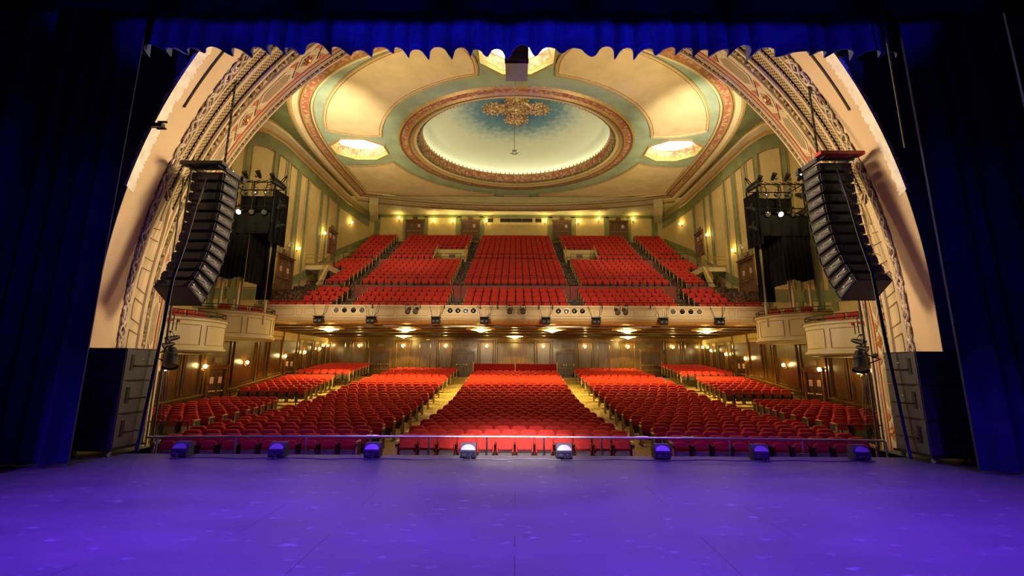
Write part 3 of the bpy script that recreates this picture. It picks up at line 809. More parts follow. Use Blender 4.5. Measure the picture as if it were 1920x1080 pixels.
# oval ceiling lamps in the rear cove
for i, x in enumerate((-8.2, -3.2, 3.2, 8.2)):
    t = thing('cove_bowl_lamp', 'shallow bowl lamp under the rear ceiling rim, %s from the left' % ORD[i + 1], 'ceiling light', (x, 41.6 - abs(x) * 0.1, 17.72), 0, 'bowl lamps under the rear rim')
    m = MB(); m.lathe([(1.15, 0), (1.15, -0.06), (1.0, -0.10), (0.7, -0.12)], 24, Matrix.Diagonal((1, 0.6, 1, 1))); m.build('rim', gold, t)
    m = MB(); m.lathe([(0.75, -0.1), (0.5, -0.17), (0.01, -0.2)], 24, Matrix.Diagonal((1, 0.6, 1, 1))); m.build('bowl', plaster, t)
lamp('AREA', (0, 42.3, 16.5), 120, (1.0, 0.86, 0.40), 1.0, (0, 42.0, 18), name='cove_fill', sy=0.3).data.size = 18

# ------------------------------------------------------------------ rear walls
m = MB(); m.box2(-WX - 0.2, WX + 0.2, YR1, YR1 + 0.2, -1, 5.2); struct(m.build('wall_rear_lower', wood))
m = MB(); m.box2(-WX, WX, YR2, YR2 + 0.2, 12, 18); struct(m.build('wall_rear', wallcream))

def frame_rect(g, ax, c, z0, z1, u0, u1, r=0.04, zb1=None, zt1=None, mi=0):
    """moulding frame on a wall; ax 'y' wall at y=c (u=x) or 'x' wall at x=c (u=y)"""
    P = [(u0, z0), (u0, z1), (u1, z1 if zt1 is None else zt1), (u1, z0 if zb1 is None else zb1)]
    pts = [(u, c, z) if ax == 'y' else (c, u, z) for u, z in P]
    g.tube(pts, r, 4, mi, closed=True)

LD = [-11.4, -4.2, 4.2, 11.4]
SC = [(x - 966) * 0.0457 for x in (677, 757.5, 836.7, 913, 1018, 1095, 1175, 1257.7)]
g = MB()
zf = 1.2
for x in SC:
    for r_, w_ in ((0.055, 0.55), (0.04, 0.74)): frame_rect(g, 'y', YR1 - 0.03, zf + 0.75, 4.05 + (0.12 if w_ > 0.6 else 0), x - w_, x + w_, r_)
for a_, b_ in ((-15.6, -14.4), (-8.1, -7.2), (-1.5, 1.6), (7.0, 8.0), (14.4, 15.6)):
    frame_rect(g, 'y', YR1 - 0.03, zf + 0.8, 4.05, a_, b_, 0.05)
g.box2(-WX, WX, YR1 - 0.06, YR1, zf + 0.55, zf + 0.66); g.box2(-WX, WX, YR1 - 0.10, YR1, 4.25, 4.45); g.box2(-WX, WX, YR1 - 0.16, YR1, 4.45, 4.62)
struct(g.build('trim_23', woodtrim))

DN = [0]
def double_door(ax, c, u, z0, w_, h, dm, face, label, sign=True, box=True, bar=True):
    """ax 'y': wall plane y=c facing -y; ax 'x': wall plane x=c facing -face. u: centre along the wall."""
    DN[0] += 1
    o = bpy.data.objects.new('door_%d' % DN[0], None); COL.objects.link(o); struct(o, label)
    if ax == 'y': o.location = (u, c, z0); o.rotation_euler = (0, 0, 0)
    else: o.location = (c, u, z0); o.rotation_euler = (0, 0, -face * PI / 2)
    m = MB(); t = 0.14
    m.box2(-w_ / 2 - t, -w_ / 2, -0.14, 0.02, 0, h + t); m.box2(w_ / 2, w_ / 2 + t, -0.14, 0.02, 0, h + t); m.box2(-w_ / 2, w_ / 2, -0.14, 0.02, h, h + t)
    m.box2(-w_ / 2 - t - 0.06, w_ / 2 + t + 0.06, -0.20, 0.02, h + t, h + t + 0.09)
    m.build('door_frame', woodtrim if dm is doorwood else balcdoor, o)
    for s in (-1, 1):
        m = MB(); x0, x1 = (-w_ / 2 + 0.005, -0.008) if s < 0 else (0.008, w_ / 2 - 0.005)
        m.box2(x0, x1, -0.05, 0.0, 0.02, h - 0.01)
        for za, zb in ((0.18, 0.92), (1.12, h - 0.18)):
            m.tube([(x0 + 0.12, -0.055, za), (x1 - 0.12, -0.055, za), (x1 - 0.12, -0.055, zb), (x0 + 0.12, -0.055, zb)], 0.014, 4, closed=True)
        lf = m.build('door_leaf', dm, o)
        if bar:
            m = MB(); m.tube([(x0 + 0.08, -0.11, 1.02), (x1 - 0.08, -0.11, 1.02)], 0.02, 6)
            m.box2(x0 + 0.06, x0 + 0.12, -0.12, -0.05, 0.97, 1.07); m.box2(x1 - 0.12, x1 - 0.06, -0.12, -0.05, 0.97, 1.07); m.build('push_bar', brass, lf)
        if sign and (s > 0 or ax == 'x'):
            m = MB(); xm = (x0 + x1) / 2; m.box2(xm - 0.13, xm + 0.13, -0.062, -0.05, 1.42, 1.74)
            for k in range(3): m.box2(xm - 0.10, xm + 0.10, -0.066, -0.06, 1.47 + 0.08 * k, 1.50 + 0.08 * k, 1)
            m.build('notice', [paper, signred], lf)
    if box:
        m = MB(); m.box2(-0.25, 0.25, -0.08, 0.0, h + 0.34, h + 0.60); m.build('exit_box', balcdoor, o)
    return o
for i, x in enumerate(LD): double_door('y', YR1 - 0.01, x, zf, 1.62, 2.12, doorwood, 0, None, False)
for i, x in enumerate((-10.6, -4.8, 4.85, 10.8)): double_door('y', YR2 - 0.01, x, 14.95, 1.7, 2.0, balcdoor, 0, None)
# projection booth windows
for i, (x0, x1, n) in enumerate(((-1.65, 1.75, 3), (-2.95, -2.42, 1), (2.05, 2.68, 1))):
    o = bpy.data.objects.new('window_%d' % (i + 1), None); COL.objects.link(o); struct(o); o.location = ((x0 + x1) / 2, YR2, 17.25)
    h_ = 0.27; w2 = (x1 - x0) / 2
    m = MB(); m.box2(-w2, w2, -0.02, 0.0, -h_, h_); m.build('pane', glassdark, o)
    m = MB(); m.tube([(-w2, -0.03, -h_), (w2, -0.03, -h_), (w2, -0.03, h_), (-w2, -0.03, h_)], 0.03, 4, closed=True)
    for k in range(1, n): m.box(-w2 + 2 * w2 * k / n, -0.03, 0, 0.03, 0.03, 2 * h_)
    m.build('frame', brown, o)
# green borders and panels on the rear wall
m = MB(); g = MB()
c = YR2 - 0.03
for a_, b_ in ((-14.9, -14.3), (-11.75, -11.5), (-9.7, -9.3), (-6.2, -5.75), (-3.85, -3.4), (3.4, 3.85), (5.8, 6.2), (9.35, 9.8), (11.75, 12.0), (14.3, 14.9)): m.box2(a_, b_, c, c + 0.02, 12.5, 17.6)
m.box2(-14.9, 14.9, c, c + 0.02, 17.48, 17.75)
struct(m.build('trim_24', green))
for a_, b_ in ((-14.2, -11.85), (-9.2, -6.3), (-3.3, 3.3), (6.3, 9.25), (12.1, 14.2)): frame_rect(g, 'y', c - 0.01, 13.6, 17.42, a_, b_, 0.035)
struct(g.build('trim_25', tan))

# lower side walls: wood panelling, doors
for s in (-1, 1):
    g = MB(); c = s * (WX - 0.03)
    def fl(y): return lerp([(15, 0.30), (19, 0.38), (24, 0.75), (30, 1.55), (36.5, 2.1)], y)
    g_y = [(15.6, 16.9), (17.1, 17.9), (18.1, 19.6), (19.85, 20.6), (20.8, 21.9), (24.3, 26.4), (26.7, 27.5), (27.8, 29.3), (31.6, 32.4), (32.6, 33.8), (34.0, 34.9), (35.1, 36.2)]
    for a_, b_ in g_y:
        for d, r_ in ((0, 0.045), (0.10, 0.02)):
            frame_rect(g, 'x', c, fl(a_) + 0.15 + d, (3.3 if a_ < 21 else 4.0) - d, a_ + d, b_ - d, r_, zb1=fl(b_) + 0.15 + d)
    for y in (22.2, 24.1, 29.4, 31.4, 26.55):
        g.box2(c - 0.03, c + 0.03, y - 0.06, y + 0.06, fl(y), 4.55)
    Yc = [15 + 0.5 * i for i in range(44)]
    for y0_, y1_ in ((15, 22.3), (24.1, 29.5), (31.2, 36.4)):
        Yq = [y0_ + (y1_ - y0_) * i / 10 for i in range(11)]
        g.tube([(c, y, fl(y)) for y in Yq], 0.07, 5); g.tube([(c, y, fl(y) - 0.45) for y in Yq], 0.04, 5)
    g.box2(c - 0.05, c + 0.05, 21, 36.5, 4.35, 4.6)
    struct(g.build('trim_%d' % (26 + (s + 1) // 2), woodtrim, smooth=True))
    double_door('x', s * (WX - 0.0), 23.1, oz(23.1) + 0.05, 1.25, 2.15, doorwood, s, None)
    double_door('x', s * (WX - 0.0), 30.4, oz(30.4) + 0.05, 1.2, 2.05, doorwood, s, None, True, False)
    double_door('x', s * (WX - 0.02), 28.5, 6.95, 1.8, 2.35, balcdoor, s, None)
    double_door('x', s * (WX - 0.02), 35.4, 11.45, 1.3, 1.9, balcdoor, s, None)

# ------------------------------------------------------------------ sconces
def sconce(loc, rz, label, power, group, up=0):
    t = thing('wall_sconce', label, 'wall light', loc, rz, group)
    m = MB(); m.lathe([(0.001, 0), (0.07, 0), (0.07, 0.03), (0.02, 0.04)], 10, Matrix.Rotation(R(90), 4, 'X') @ Matrix.Translation((0, -0.12, 0))); m.tube([(0, -0.02, -0.12), (0, -0.12, -0.18), (0, -0.16, -0.08)], 0.014, 5)
    m.lathe([(0.001, -0.10), (0.035, -0.09), (0.05, -0.05)], 8, Matrix.Translation((0, -0.16, 0))); m.build('bracket', brass, t)
    m = MB(); m.lathe([(0.05, -0.06), (0.085, 0.0), (0.09, 0.06), (0.05, 0.12), (0.001, 0.13)], 12, Matrix.Translation((0, -0.16, 0))); m.build('shade', bulb, t, smooth=True)
    p = Matrix.Rotation(rz, 3, 'Z') @ Vector((0, -0.30, 0.10))
    lamp('POINT', Vector(loc) + p, power, YEL, 0.08, name='sconce_glow')
for i, x in enumerate(SC):
    sconce((x, YR1 - 0.03, 3.72), 0, 'lit brass sconce on the wood rear wall, %s from the left' % ORD[i + 1], 34, 'sconces on the lower rear wall')
SWY = [(19.5, 1.93), (22.0, 2.02), (25.4, 2.24), (29.5, 2.67), (32.2, 3.03), (34.6, 3.38), (36.1, 3.70)]
for s in (-1, 1):
    for i, (y, z) in enumerate(SWY):
        y2 = y * (1.02 if s > 0 and i < 2 else 1)
        sconce((s * (WX - 0.03), y2, z), -s * PI / 2, 'lit brass sconce on the %s wood side wall, %s from the stage' % (SIDE[s], ORD[i + 1]), 22, 'sconces on the wood side walls')
    for i, (y, z) in enumerate([(26.4, 8.84), (29.9, 10.4), (33.7, 12.75), (38.7, 15.4)]):
        sconce((s * (upx(y) - 0.05), y, z), -s * PI / 2, 'lit sconce on the upper %s wall, %s from the stage' % (SIDE[s], ORD[i + 1]), 30, 'sconces on the upper side walls')
for i, px in enumerate((747.7, 811.7, 848, 911, 1020, 1082.7, 1121, 1185)):
    sconce(((px - 966) * 0.0563, YR2 - 0.05, 17.05 + (0.25 if i in (0, 7, 6) else 0)), 0, 'lit sconce on the balcony rear wall, %s from the left' % ORD[i + 1], 24, 'sconces on the balcony rear wall')

# ------------------------------------------------------------------ balcony structure
m = MB()
xs = [-15.9 + 31.8 * i / 40 for i in range(41)]
prof = [(26.05, 5.70, 1), (25.86, 5.70, 1), (25.84, 5.78, 1), (25.70, 5.76, 1), (25.70, 5.66, 0), (25.80, 5.60, 0), (25.80, 5.02, 0), (25.68, 4.98, 0), (25.62, 4.92, 0), (25.66, 4.84, 0), (25.80, 4.78, 0), (25.90, 4.66, 2), (26.3, 4.60, 2)]
for (y0_, z0_, mi), (y1_, z1_, mj) in zip(prof, prof[1:]):
    m.grid([[(x, y0_, z0_) for x in xs], [(x, y1_, z1_) for x in xs]], mj)
fa = struct(m.build('wall_balcony_front', [fascia, brown, gold]))
g = MB()
edges = [-15.2, -13.4, -12.9, -11.2, -9.0, -8.6, -7.3, -5.2, -4.7, -2.2, -1.9, 1.9, 2.2, 4.7, 5.2, 7.3, 8.6, 9.0, 11.2, 12.9, 13.4, 15.2]
for a_, b_ in zip(edges, edges[1:]):
    if b_ - a_ > 0.4: frame_rect(g, 'y', 25.79, 5.12, 5.52, a_ + 0.08, b_ - 0.08, 0.014)
g.tube([(-15.6, 25.62, 4.90), (15.6, 25.62, 4.90)], 0.02, 5)
struct(g.build('trim_28', boxline))
m = MB()
m.box2(-WX, WX, 26.3, YR1, 4.60, 4.75)
struct(m.build('ceiling_under_balcony', soffitm))
g = MB()
for y, h, d in ((26.5, 0.10, 0.5), (28.6, 0.08, 0.3), (30.9, 0.08, 0.3), (33.6, 0.14, 0.4), (35.9, 0.16, 0.6)): g.box2(-WX, WX, y, y + d, 4.60 - h, 4.62)
struct(g.build('trim_29', wood))
g = MB()
for x0, x1 in ((-10.8, -6.0), (-3.2, -0.6), (0.6, 3.2), (6.0, 10.8)): g.box2(x0, x1, 34.3, 35.0, 4.575, 4.61)
struct(g.build('trim_30', stencil))

S1 = [(26.9 + 0.85 * r, 5.36 + 0.44 * r) for r in range(4)]
S2 = [(31.15 + 0.80 * r, 7.66 + 0.42 * r) for r in range(8)]
S3 = [(37.75 + 0.65 * r, 11.24 + 0.465 * r) for r in range(8)]
m = MB()
def slabrow(y0, y1, z, x0=-WX, x1=WX): m.box2(x0, x1, max(y0, 26.1), y1, max(z - 1.0, 4.77), z)
for i, (y, z) in enumerate(S1): slabrow(y - (1.0 if i == 0 else 0.40), y + 0.46 if i < 3 else 30.0, z)
slabrow(30.0, 30.75, 7.66)
for i, (y, z) in enumerate(S2): slabrow(y - 0.38, y + 0.43 if i < 7 else 37.05, z)
slabrow(37.0, 37.5, 11.2)
for i, (y, z) in enumerate(S3): slabrow(y - 0.30, y + 0.36 if i < 7 else 43.0, z)
struct(m.build('floor_balcony', speck))
# half steps in the aisles
AX = [(-11.6, -10.35), (-4.3, -3.4), (3.4, 4.3), (10.35, 11.6)]
m = MB()
def aisles_at(y):
    if y < 30: return [(-11.6, -10.4), (-4.3, -3.45), (3.45, 4.3), (10.4, 11.6)]
    return [(-12.6, -11.5), (-4.75, -3.85), (3.85, 4.75), (11.5, 12.6)]
for S, rise, pitch in ((S1, .44, .85), (S2, .42, .80), (S3, .465, .65)):
    for i, (y, z) in enumerate(S[:-1]):
        for a_, b_ in aisles_at(y): m.box2(a_, b_, y + pitch - 0.38 - 0.30, y + pitch - 0.36, z, z + rise / 2)
struct(m.build('floor_aisle_steps', speck))

# painted parapet walls and rails of the balcony
def rail(name, label, pts, h, post_step, mt, r=0.022, mids=(), cat='railing', group=None, base=0.0):
    """pts: foot points; a top bar at height h over them, posts at steps, optional lower bars"""
    t = thing(name, label, cat, pts[0], 0, group); o = Vector(pts[0])
    P = [Vector(p) - o for p in pts]; H = Vector((0, 0, h))
    m = MB(); m.tube([p + H for p in P], r, 6)
    m.build('top_rail', mt, t, smooth=True)
    if mids:
        m = MB()
        for q in mids: m.tube([p + Vector((0, 0, q)) for p in P], r * 0.8, 5)
        m.build('lower_rail', mt, t, smooth=True)
    L = [0]
    for a_, b_ in zip(P, P[1:]): L.append(L[-1] + (b_ - a_).length)
    n = max(1, int(round(L[-1] / post_step)))
    for k in range(n + 1):
        d = L[-1] * k / n
        for j in range(len(P) - 1):
            if d <= L[j + 1] + 1e-6:
                f = (d - L[j]) / max(1e-6, L[j + 1] - L[j]); p = P[j].lerp(P[j + 1], f); break
        m = MB(); m.tube([p + Vector((0, 0, base)), p + H], r * 0.9, 6); m.build('post', mt, t, smooth=True)
    return t
rail('balcony_rail', 'long thin dark rail on top of the balcony front wall', [(-15.6, 25.95, 5.76), (15.6, 25.95, 5.76)], 0.24, 1.7, blackmetal, 0.02)
m = MB()
m.box2(-14.0, -12.5, 29.86, 29.98, 6.6, 7.75); m.box2(-11.4, -3.9, 29.86, 29.98, 6.6, 7.75); m.box2(-3.85, 3.85, 29.86, 29.98, 6.6, 7.75)
m.box2(12.5, 14.0, 29.86, 29.98, 6.6, 7.75); m.box2(3.9, 11.4, 29.86, 29.98, 6.6, 7.75)
struct(m.build('wall_cross_aisle', redwall))
m = MB()
for a_, b_ in ((-12.2, -4.9), (-3.7, 3.7), (4.9, 12.2)): m.box2(a_, b_, 36.98, 37.06, 10.55, 11.42)
for a_, b_ in ((-14.2, -12.7), (12.7, 14.2)): m.box2(a_, b_, 36.98, 37.06, 10.55, 11.42)
struct(m.build('wall_upper_cross_aisle', redwall))
for a_, b_, tx in ((-11.2, -4.9, 'left of centre'), (-3.7, 3.7, 'in the centre'), (4.9, 11.2, 'right of centre')):
    rail('aisle_rail', 'dark rail above the lower red wall of the balcony, ' + tx, [(a_, 29.92, 7.75), (b_, 29.92, 7.75)], 0.62, 1.9, blackmetal, 0.022, (0.12,), group='rails of the lower cross aisle')
    rail('aisle_rail', 'dark rail below the topmost balcony seats, ' + tx, [(a_ if tx[0] != 'l' else -12, 37.0, 11.42), (b_ if tx[0] != 'r' else 12, 37.0, 11.42)], 0.55, 1.9, blackmetal, 0.020, (0.12,), group='rails of the upper cross aisle')
for s in (-1, 1):
    rail('aisle_rail', 'long dark rail at the %s side of the lower balcony' % SIDE[s], [(s * 14.9, 29.9, 7.3), (s * 11.3, 29.9, 7.3)], 0.72, 2.0, blackmetal, 0.022, group='side rails of the balcony')
    rail('aisle_rail', 'short dark rail by the upper %s balcony door' % SIDE[s], [(s * 15.4, 37.0, 11.3), (s * 12.8, 37.0, 11.3)], 0.75, 1.3, blackmetal, 0.022, (0.3,), group='side rails of the balcony')
    # side landing with stair
    t = thing('stair_landing', 'cream stair landing with dark rails on the %s side of the balcony' % SIDE[s], 'stair landing', (s * 15.0, 31.9, 9.2))
    m = MB(); m.box2(-0.85 , 0.85, -0.5, 1.8, 0.0, 0.42); m.build('slab', boxcream, t)
    m = MB(); m.box2(-0.9, 0.9, -0.55, -0.5, 0.36, 0.46); m.build('nosing', brown, t)
    m = MB(); x1 = -s * 0.9
    m.add([(x1, -0.5, 0), (x1, -0.5, 0.42), (x1 - s * 0.0, -2.0, -1.45), (x1, -1.4, -1.5), (x1 + s * 0.15, -0.5, 0), (x1 + s * 0.15, -0.5, 0.42), (x1 + s * 0.15, -2.0, -1.45), (x1 + s * 0.15, -1.4, -1.5)], [(0, 1, 2, 3), (7, 6, 5, 4), (0, 4, 5, 1), (1, 5, 6, 2), (2, 6, 7, 3), (3, 7, 4, 0)])
    m.build('stringer', wallcream, t)
    m = MB()
    for h in (0.9, 1.15): m.tube([(s * 0.9, -0.5, h), (x1, -0.5, h), (x1, -2.0, h - 1.85)], 0.025, 6)
    for p in ((s * 0.9, -0.5), (0, -0.5), (x1, -0.5)): m.tube([(p[0], p[1], 0.42), (p[0], p[1], 1.15)], 0.022, 6)
    m.tube([(x1, -2.0, -1.6), (x1, -2.0, -0.7)], 0.022, 6); m.build('handrail', brass, t)
    # vomitory in the upper block
    t = thing('stairwell_entry', 'ochre stairwell entry with gold handrails in the upper %s balcony block' % SIDE[s], 'stairwell', (s * 5.95, 37.2, 11.2))
    m = MB(); W_ = 1.35
    m.box2(-W_, W_, 1.5, 1.62, 0.45, 1.62); m.build('header', wallcream, t)
    m = MB(); m.box2(-W_, W_, 1.45, 1.7, -0.5, 0.45); m.build('opening', darkline, t)
    m = MB()
    for q in (-1, 1):
        m.add([(q * W_, -0.05, -0.6), (q * W_, -0.05, 0.45), (q * W_, 1.6, 1.65), (q * W_, 1.6, -0.6), (q * (W_ + 0.14), -0.05, -0.6), (q * (W_ + 0.14), -0.05, 0.45), (q * (W_ + 0.14), 1.6, 1.65), (q * (W_ + 0.14), 1.6, -0.6)], [(0, 1, 2, 3), (7, 6, 5, 4), (0, 4, 5, 1), (1, 5, 6, 2), (2, 6, 7, 3), (3, 7, 4, 0)])
    m.build('side_wall', wallcream, t)
    m = MB()
    for q in (-1, 1):
        for h in (0.28, 0.5): m.tube([(q * W_, -0.1, 0.45 + h), (q * W_, 1.6, 1.65 + h)], 0.03, 6)
        m.tube([(q * W_, -0.1, 0.3), (q * W_, -0.1, 0.95)], 0.03, 6)
    m.build('handrail', woodend, t)
    m = MB(); m.tube([(-W_, 1.6, 2.1), (W_, 1.6, 2.1)], 0.02, 6); m.tube([(-W_, 1.6, 1.85), (W_, 1.6, 1.85)], 0.02, 6); m.build('top_rail', blackmetal, t)
    m = MB(); m.box2(-0.28, 0.28, 1.46, 1.5, 0.85, 1.15); m.build('exit_box', balcdoor, t)
    m = MB(); m.tube([(-W_, -0.2, 0.5), (W_, -0.2, 0.5)], 0.02, 6); m.tube([(-W_, -0.2, 0.1), (-W_, -0.2, 0.5)], 0.02, 6); m.tube([(W_, -0.2, 0.1), (W_, -0.2, 0.5)], 0.02, 6); m.build('front_rail', blackmetal, t)
    # yellow side wall below the stripe line at the lower balcony, kept part of the wall
    # side door platform
    m = MB(); m.box2(s * 13.9, s * 15.9, 27.3, 30.0, 5.8, 6.95)
    struct(m.build('floor_landing_' + SIDE[s], speck))

# ------------------------------------------------------------------ seats
def outline(kind):
    if kind == 'orchestra':
        return [(-0.20, 0.30), (0.20, 0.30), (0.235, 0.34), (0.245, 0.42), (0.245, 0.735), (0.225, 0.775), (0.175, 0.815), (0.14, 0.825), (-0.14, 0.825), (-0.175, 0.815), (-0.225, 0.775), (-0.245, 0.735), (-0.245, 0.42), (-0.235, 0.34)]
    return [(-0.21, 0.40), (0.21, 0.40), (0.245, 0.43), (0.25, 0.50), (0.25, 0.76), (0.238, 0.805), (0.20, 0.835), (0.15, 0.845), (-0.15, 0.845), (-0.20, 0.835), (-0.238, 0.805), (-0.25, 0.76), (-0.25, 0.50), (-0.245, 0.43)]
def padded(m, out, yb, lean, depth, mi, low=False):
    cx = 0; cz = sum(p[1] for p in out) / len(out)
    z0 = min(p[1] for p in out)
    def ring(f, y): return [(p[0] * f, yb + y + ((cz + (p[1] - cz) * f) - z0) * lean, cz + (p[1] - cz) * f) for p in out]
    R_ = [(0.90, -depth), (0.97, -depth * 0.88), (1.0, -depth * 0.55), (1.0, 0.0)] if not low else [(0.93, -depth), (1.0, -depth * 0.6), (1.0, 0.0)]
    rows = [ring(f, y) for f, y in R_]; n = len(out)
    m.grid(rows, mi, True)
    m.add(rows[0], [tuple(range(n))], mi); m.add(rows[-1], [tuple(range(n - 1, -1, -1))], mi)
def seat_parts(kind, low=False):
    """dict part -> (MB, materials)"""
    b = MB(); padded(b, outline(kind), 0.0, 0.24, 0.09, 0, low)
    c = MB(); o2 = [(-0.185, 0.44), (0.185, 0.44), (0.20, 0.47), (0.195, 0.60), (0.15, 0.655), (0.07, 0.675), (-0.07, 0.675), (-0.15, 0.655), (-0.195, 0.60), (-0.20, 0.47)]
    padded(c, o2, -0.055, 0.20, 0.07, 0, True)
    p = MB(); p.box(0, -0.125, 0.315, 0.37, 0.02, 0.25, 0)
    if not low: p.tube([(-0.14, -0.145, 0.17), (-0.16, -0.14, 0.43), (0.16, -0.14, 0.43), (0.14, -0.145, 0.17)], 0.009, 4)
    s_ = MB()
    s_.box(0, -0.05, 0.28, 0.035, 0.30, 0.56)
    if not low: s_.box(0, -0.07, 0.015, 0.06, 0.42, 0.03)
    a_ = MB(); a_.box(0, -0.09, 0.585, 0.055, 0.36, 0.035)
    e_ = MB(); e_.box(0, -0.205, 0.34, 0.052, 0.02, 0.62); e_.box(0, -0.07, 0.655, 0.06, 0.30, 0.03)
    return b, c, p, s_, a_, e_
class Kind: pass
def make_seat(kind, pan):
    """prototype objects, parked until copied"""
    b, c, p, s_, a_, e_ = seat_parts(kind)
    K = Kind(); K.back = b.mesh('backrest', velvet, True); K.cush = c.mesh('seat_cushion', velvet, True); K.pan = p.mesh('seat_pan', pan)
    K.std = s_.mesh('side_standard', standmat); K.arm = a_.mesh('armrest', standmat); K.end = e_.mesh('end_trim', woodend)
    return K
def place_seat(K, name, label, group, x, y, z, rz, wd, end):
    t = thing(name, label, 'seat', (x, y, z), rz, group)
    def part(nm, me, dx=0):
        o = bpy.data.objects.new(nm, me); COL.objects.link(o); o.parent = t; o.location = (dx, 0, 0); return o
    part('backrest', K.back); part('seat_cushion', K.cush); part('seat_pan', K.pan)
    s1 = part('side_standard', K.std, -wd / 2)
    ar = part('armrest', K.arm, -wd / 2)
    if end == 1:
        part('side_standard', K.std, wd / 2); part('armrest', K.arm, wd / 2); part('end_trim', K.end, wd / 2)
    if end == -1: part('end_trim', K.end, -wd / 2)
    return t
seats = []    # (kind, zone, row text, block text, n, total, x, y, z, rz, wd, end, aisle side)
def row(kind, block, rown, x0, x1, n, y, z, curve=0.0, ends=(True, True), cut=None):
    wd = (x1 - x0) / n
    for i in range(n):
        x = x0 + wd * (i + 0.5)
        if cut and cut[0] < x < cut[1]: continue
        yy = y - curve * x * x
        end = -1 if i == 0 and ends[0] else (1 if i == n - 1 and ends[1] else 0)
        if cut: end = end
        seats.append(dict(kind=kind, block=block, row=rown, i=i, n=n, x=x, y=yy, z=z, rz=random.uniform(-0.012, 0.012) + math.atan(-2 * curve * x) * 0.8, wd=wd, end=end))
CV = 0.0035
for r in range(28):
    y = 12.35 + 0.79 * r; z = oz(y)
    dx = 0.13 if r % 2 else -0.13
    if r == 0: dx = 0
    row('orchestra', 'centre block', r, -3.2 + dx, 3.2 + dx, 12, y, z, CV)
for s in (-1, 1):
    nm = SIDE[s]
    for r in range(30):
        y = 12.35 + 0.79 * r; z = oz(y) + (0.05 if r > 26 else 0)
        inn = lerp([(0, 4.27), (1, 4.33), (14, 4.85), (30, 4.8)], r); outx = lerp([(0, 9.55), (1, 9.7), (3, 10.1), (12, 10.4), (20, 10.4), (27, 9.9), (30, 9.6)], r)
        n = 10 if r < 29 else 9
        a_, b_ = (-outx, -inn) if s < 0 else (inn, outx)
        dx = 0.1 if r % 2 else -0.1
        row('orchestra', nm + ' block', r, a_ + dx * (r > 0), b_ + dx * (r > 0), n, y, z, CV)
    for r in range(4, 30):
        if r in (13, 14, 22): continue
        y = 12.9 + 0.79 * r; up = 0.06 if r < 13 else (0.22 if r < 22 else 0.35)
        inn = lerp([(4, 11.4), (8, 11.5), (12, 12.1), (15, 11.7), (21, 12.2), (23, 11.7), (29, 12.0)], r)
        n = 7 if r != 13 else 5
        a_, b_ = (-15.5, -inn) if s < 0 else (inn, 15.5)
        row('orchestra', nm + ' wall block', r - 4, a_, b_, n, y - 0.1, oz(y) + up, 0.0)
# balcony
for r, (y, z) in enumerate(S1):
    row('balcony', 'centre block', r, -3.35, 3.35, 12, y, z)
    for s in (-1, 1):
        a_, b_ = (-10.3, -4.4) if s < 0 else (4.4, 10.3); row('balcony', SIDE[s] + ' block', r, a_, b_, 11, y, z)
        a_, b_ = (-15.7, -11.65) if s < 0 else (11.65, 15.7)
        if r == 3: a_, b_ = (-13.9, -11.65) if s < 0 else (11.65, 13.9)
        row('balcony', SIDE[s] + ' wall block', r, a_, b_, 7 if r < 3 else 4, y, z)
for r, (y, z) in enumerate(S2):
    q = r + 4
    row('balcony', 'centre block', q, -3.8, 3.8, 14, y, z)
    for s in (-1, 1):
        a_, b_ = (-11.4, -4.8) if s < 0 else (4.8, 11.4); row('balcony', SIDE[s] + ' block', q, a_, b_, 12, y, z)
        o_, n = (14.02, 3) if r < 5 else (15.3, 5)
        a_, b_ = (-o_, -12.6) if s < 0 else (12.6, o_)
        row('balcony', SIDE[s] + ' wall block', q, a_, b_, n, y, z)
for r, (y, z) in enumerate(S3):
    q = r + 12
    row('balcony', 'centre block', q, -3.75 + 0.04 * r, 3.75 - 0.04 * r, 14, y, z)
    for s in (-1, 1):
        o_, i_ = 11.4 - 0.06 * r, 4.7 - 0.03 * r
        a_, b_ = (-o_, -i_) if s < 0 else (i_, o_)
        c_ = None
        if r < 3: c_ = (-7.5, -4.4) if s < 0 else (4.4, 7.5)
        row('balcony', SIDE[s] + ' block', q, a_, b_, 13, y, z, cut=c_)
        a_, b_ = (-15.0 + 0.02 * r, -12.6 + 0.06 * r) if s < 0 else (12.6 - 0.06 * r, 15.0 - 0.02 * r)
        row('balcony', SIDE[s] + ' wall block', q, a_, b_, 5, y, z)
SP, CP = math.sin(R(10.27)), math.cos(R(10.27))
for d in seats:
    zc = d['y'] * CP + (d['z'] + 0.8 - CAM_H) * SP; px = 966 + 800 * d['x'] / zc
    d['zc'] = zc; d['vis'] = 292 < px < 1680
K1 = make_seat('orchestra', seatmetal); K1f = Kind(); K1f.__dict__.update(K1.__dict__)
K1f.pan = seat_parts('orchestra')[2].mesh('seat_pan', seatmetal_lit)
K2 = make_seat('balcony', seatmetal)
NR = ['front', 'second', 'third', 'fourth', 'fifth', 'sixth', 'seventh', 'eighth', 'ninth', 'tenth', 'eleventh', 'twelfth', 'thirteenth', 'fourteenth', 'fifteenth', 'sixteenth']
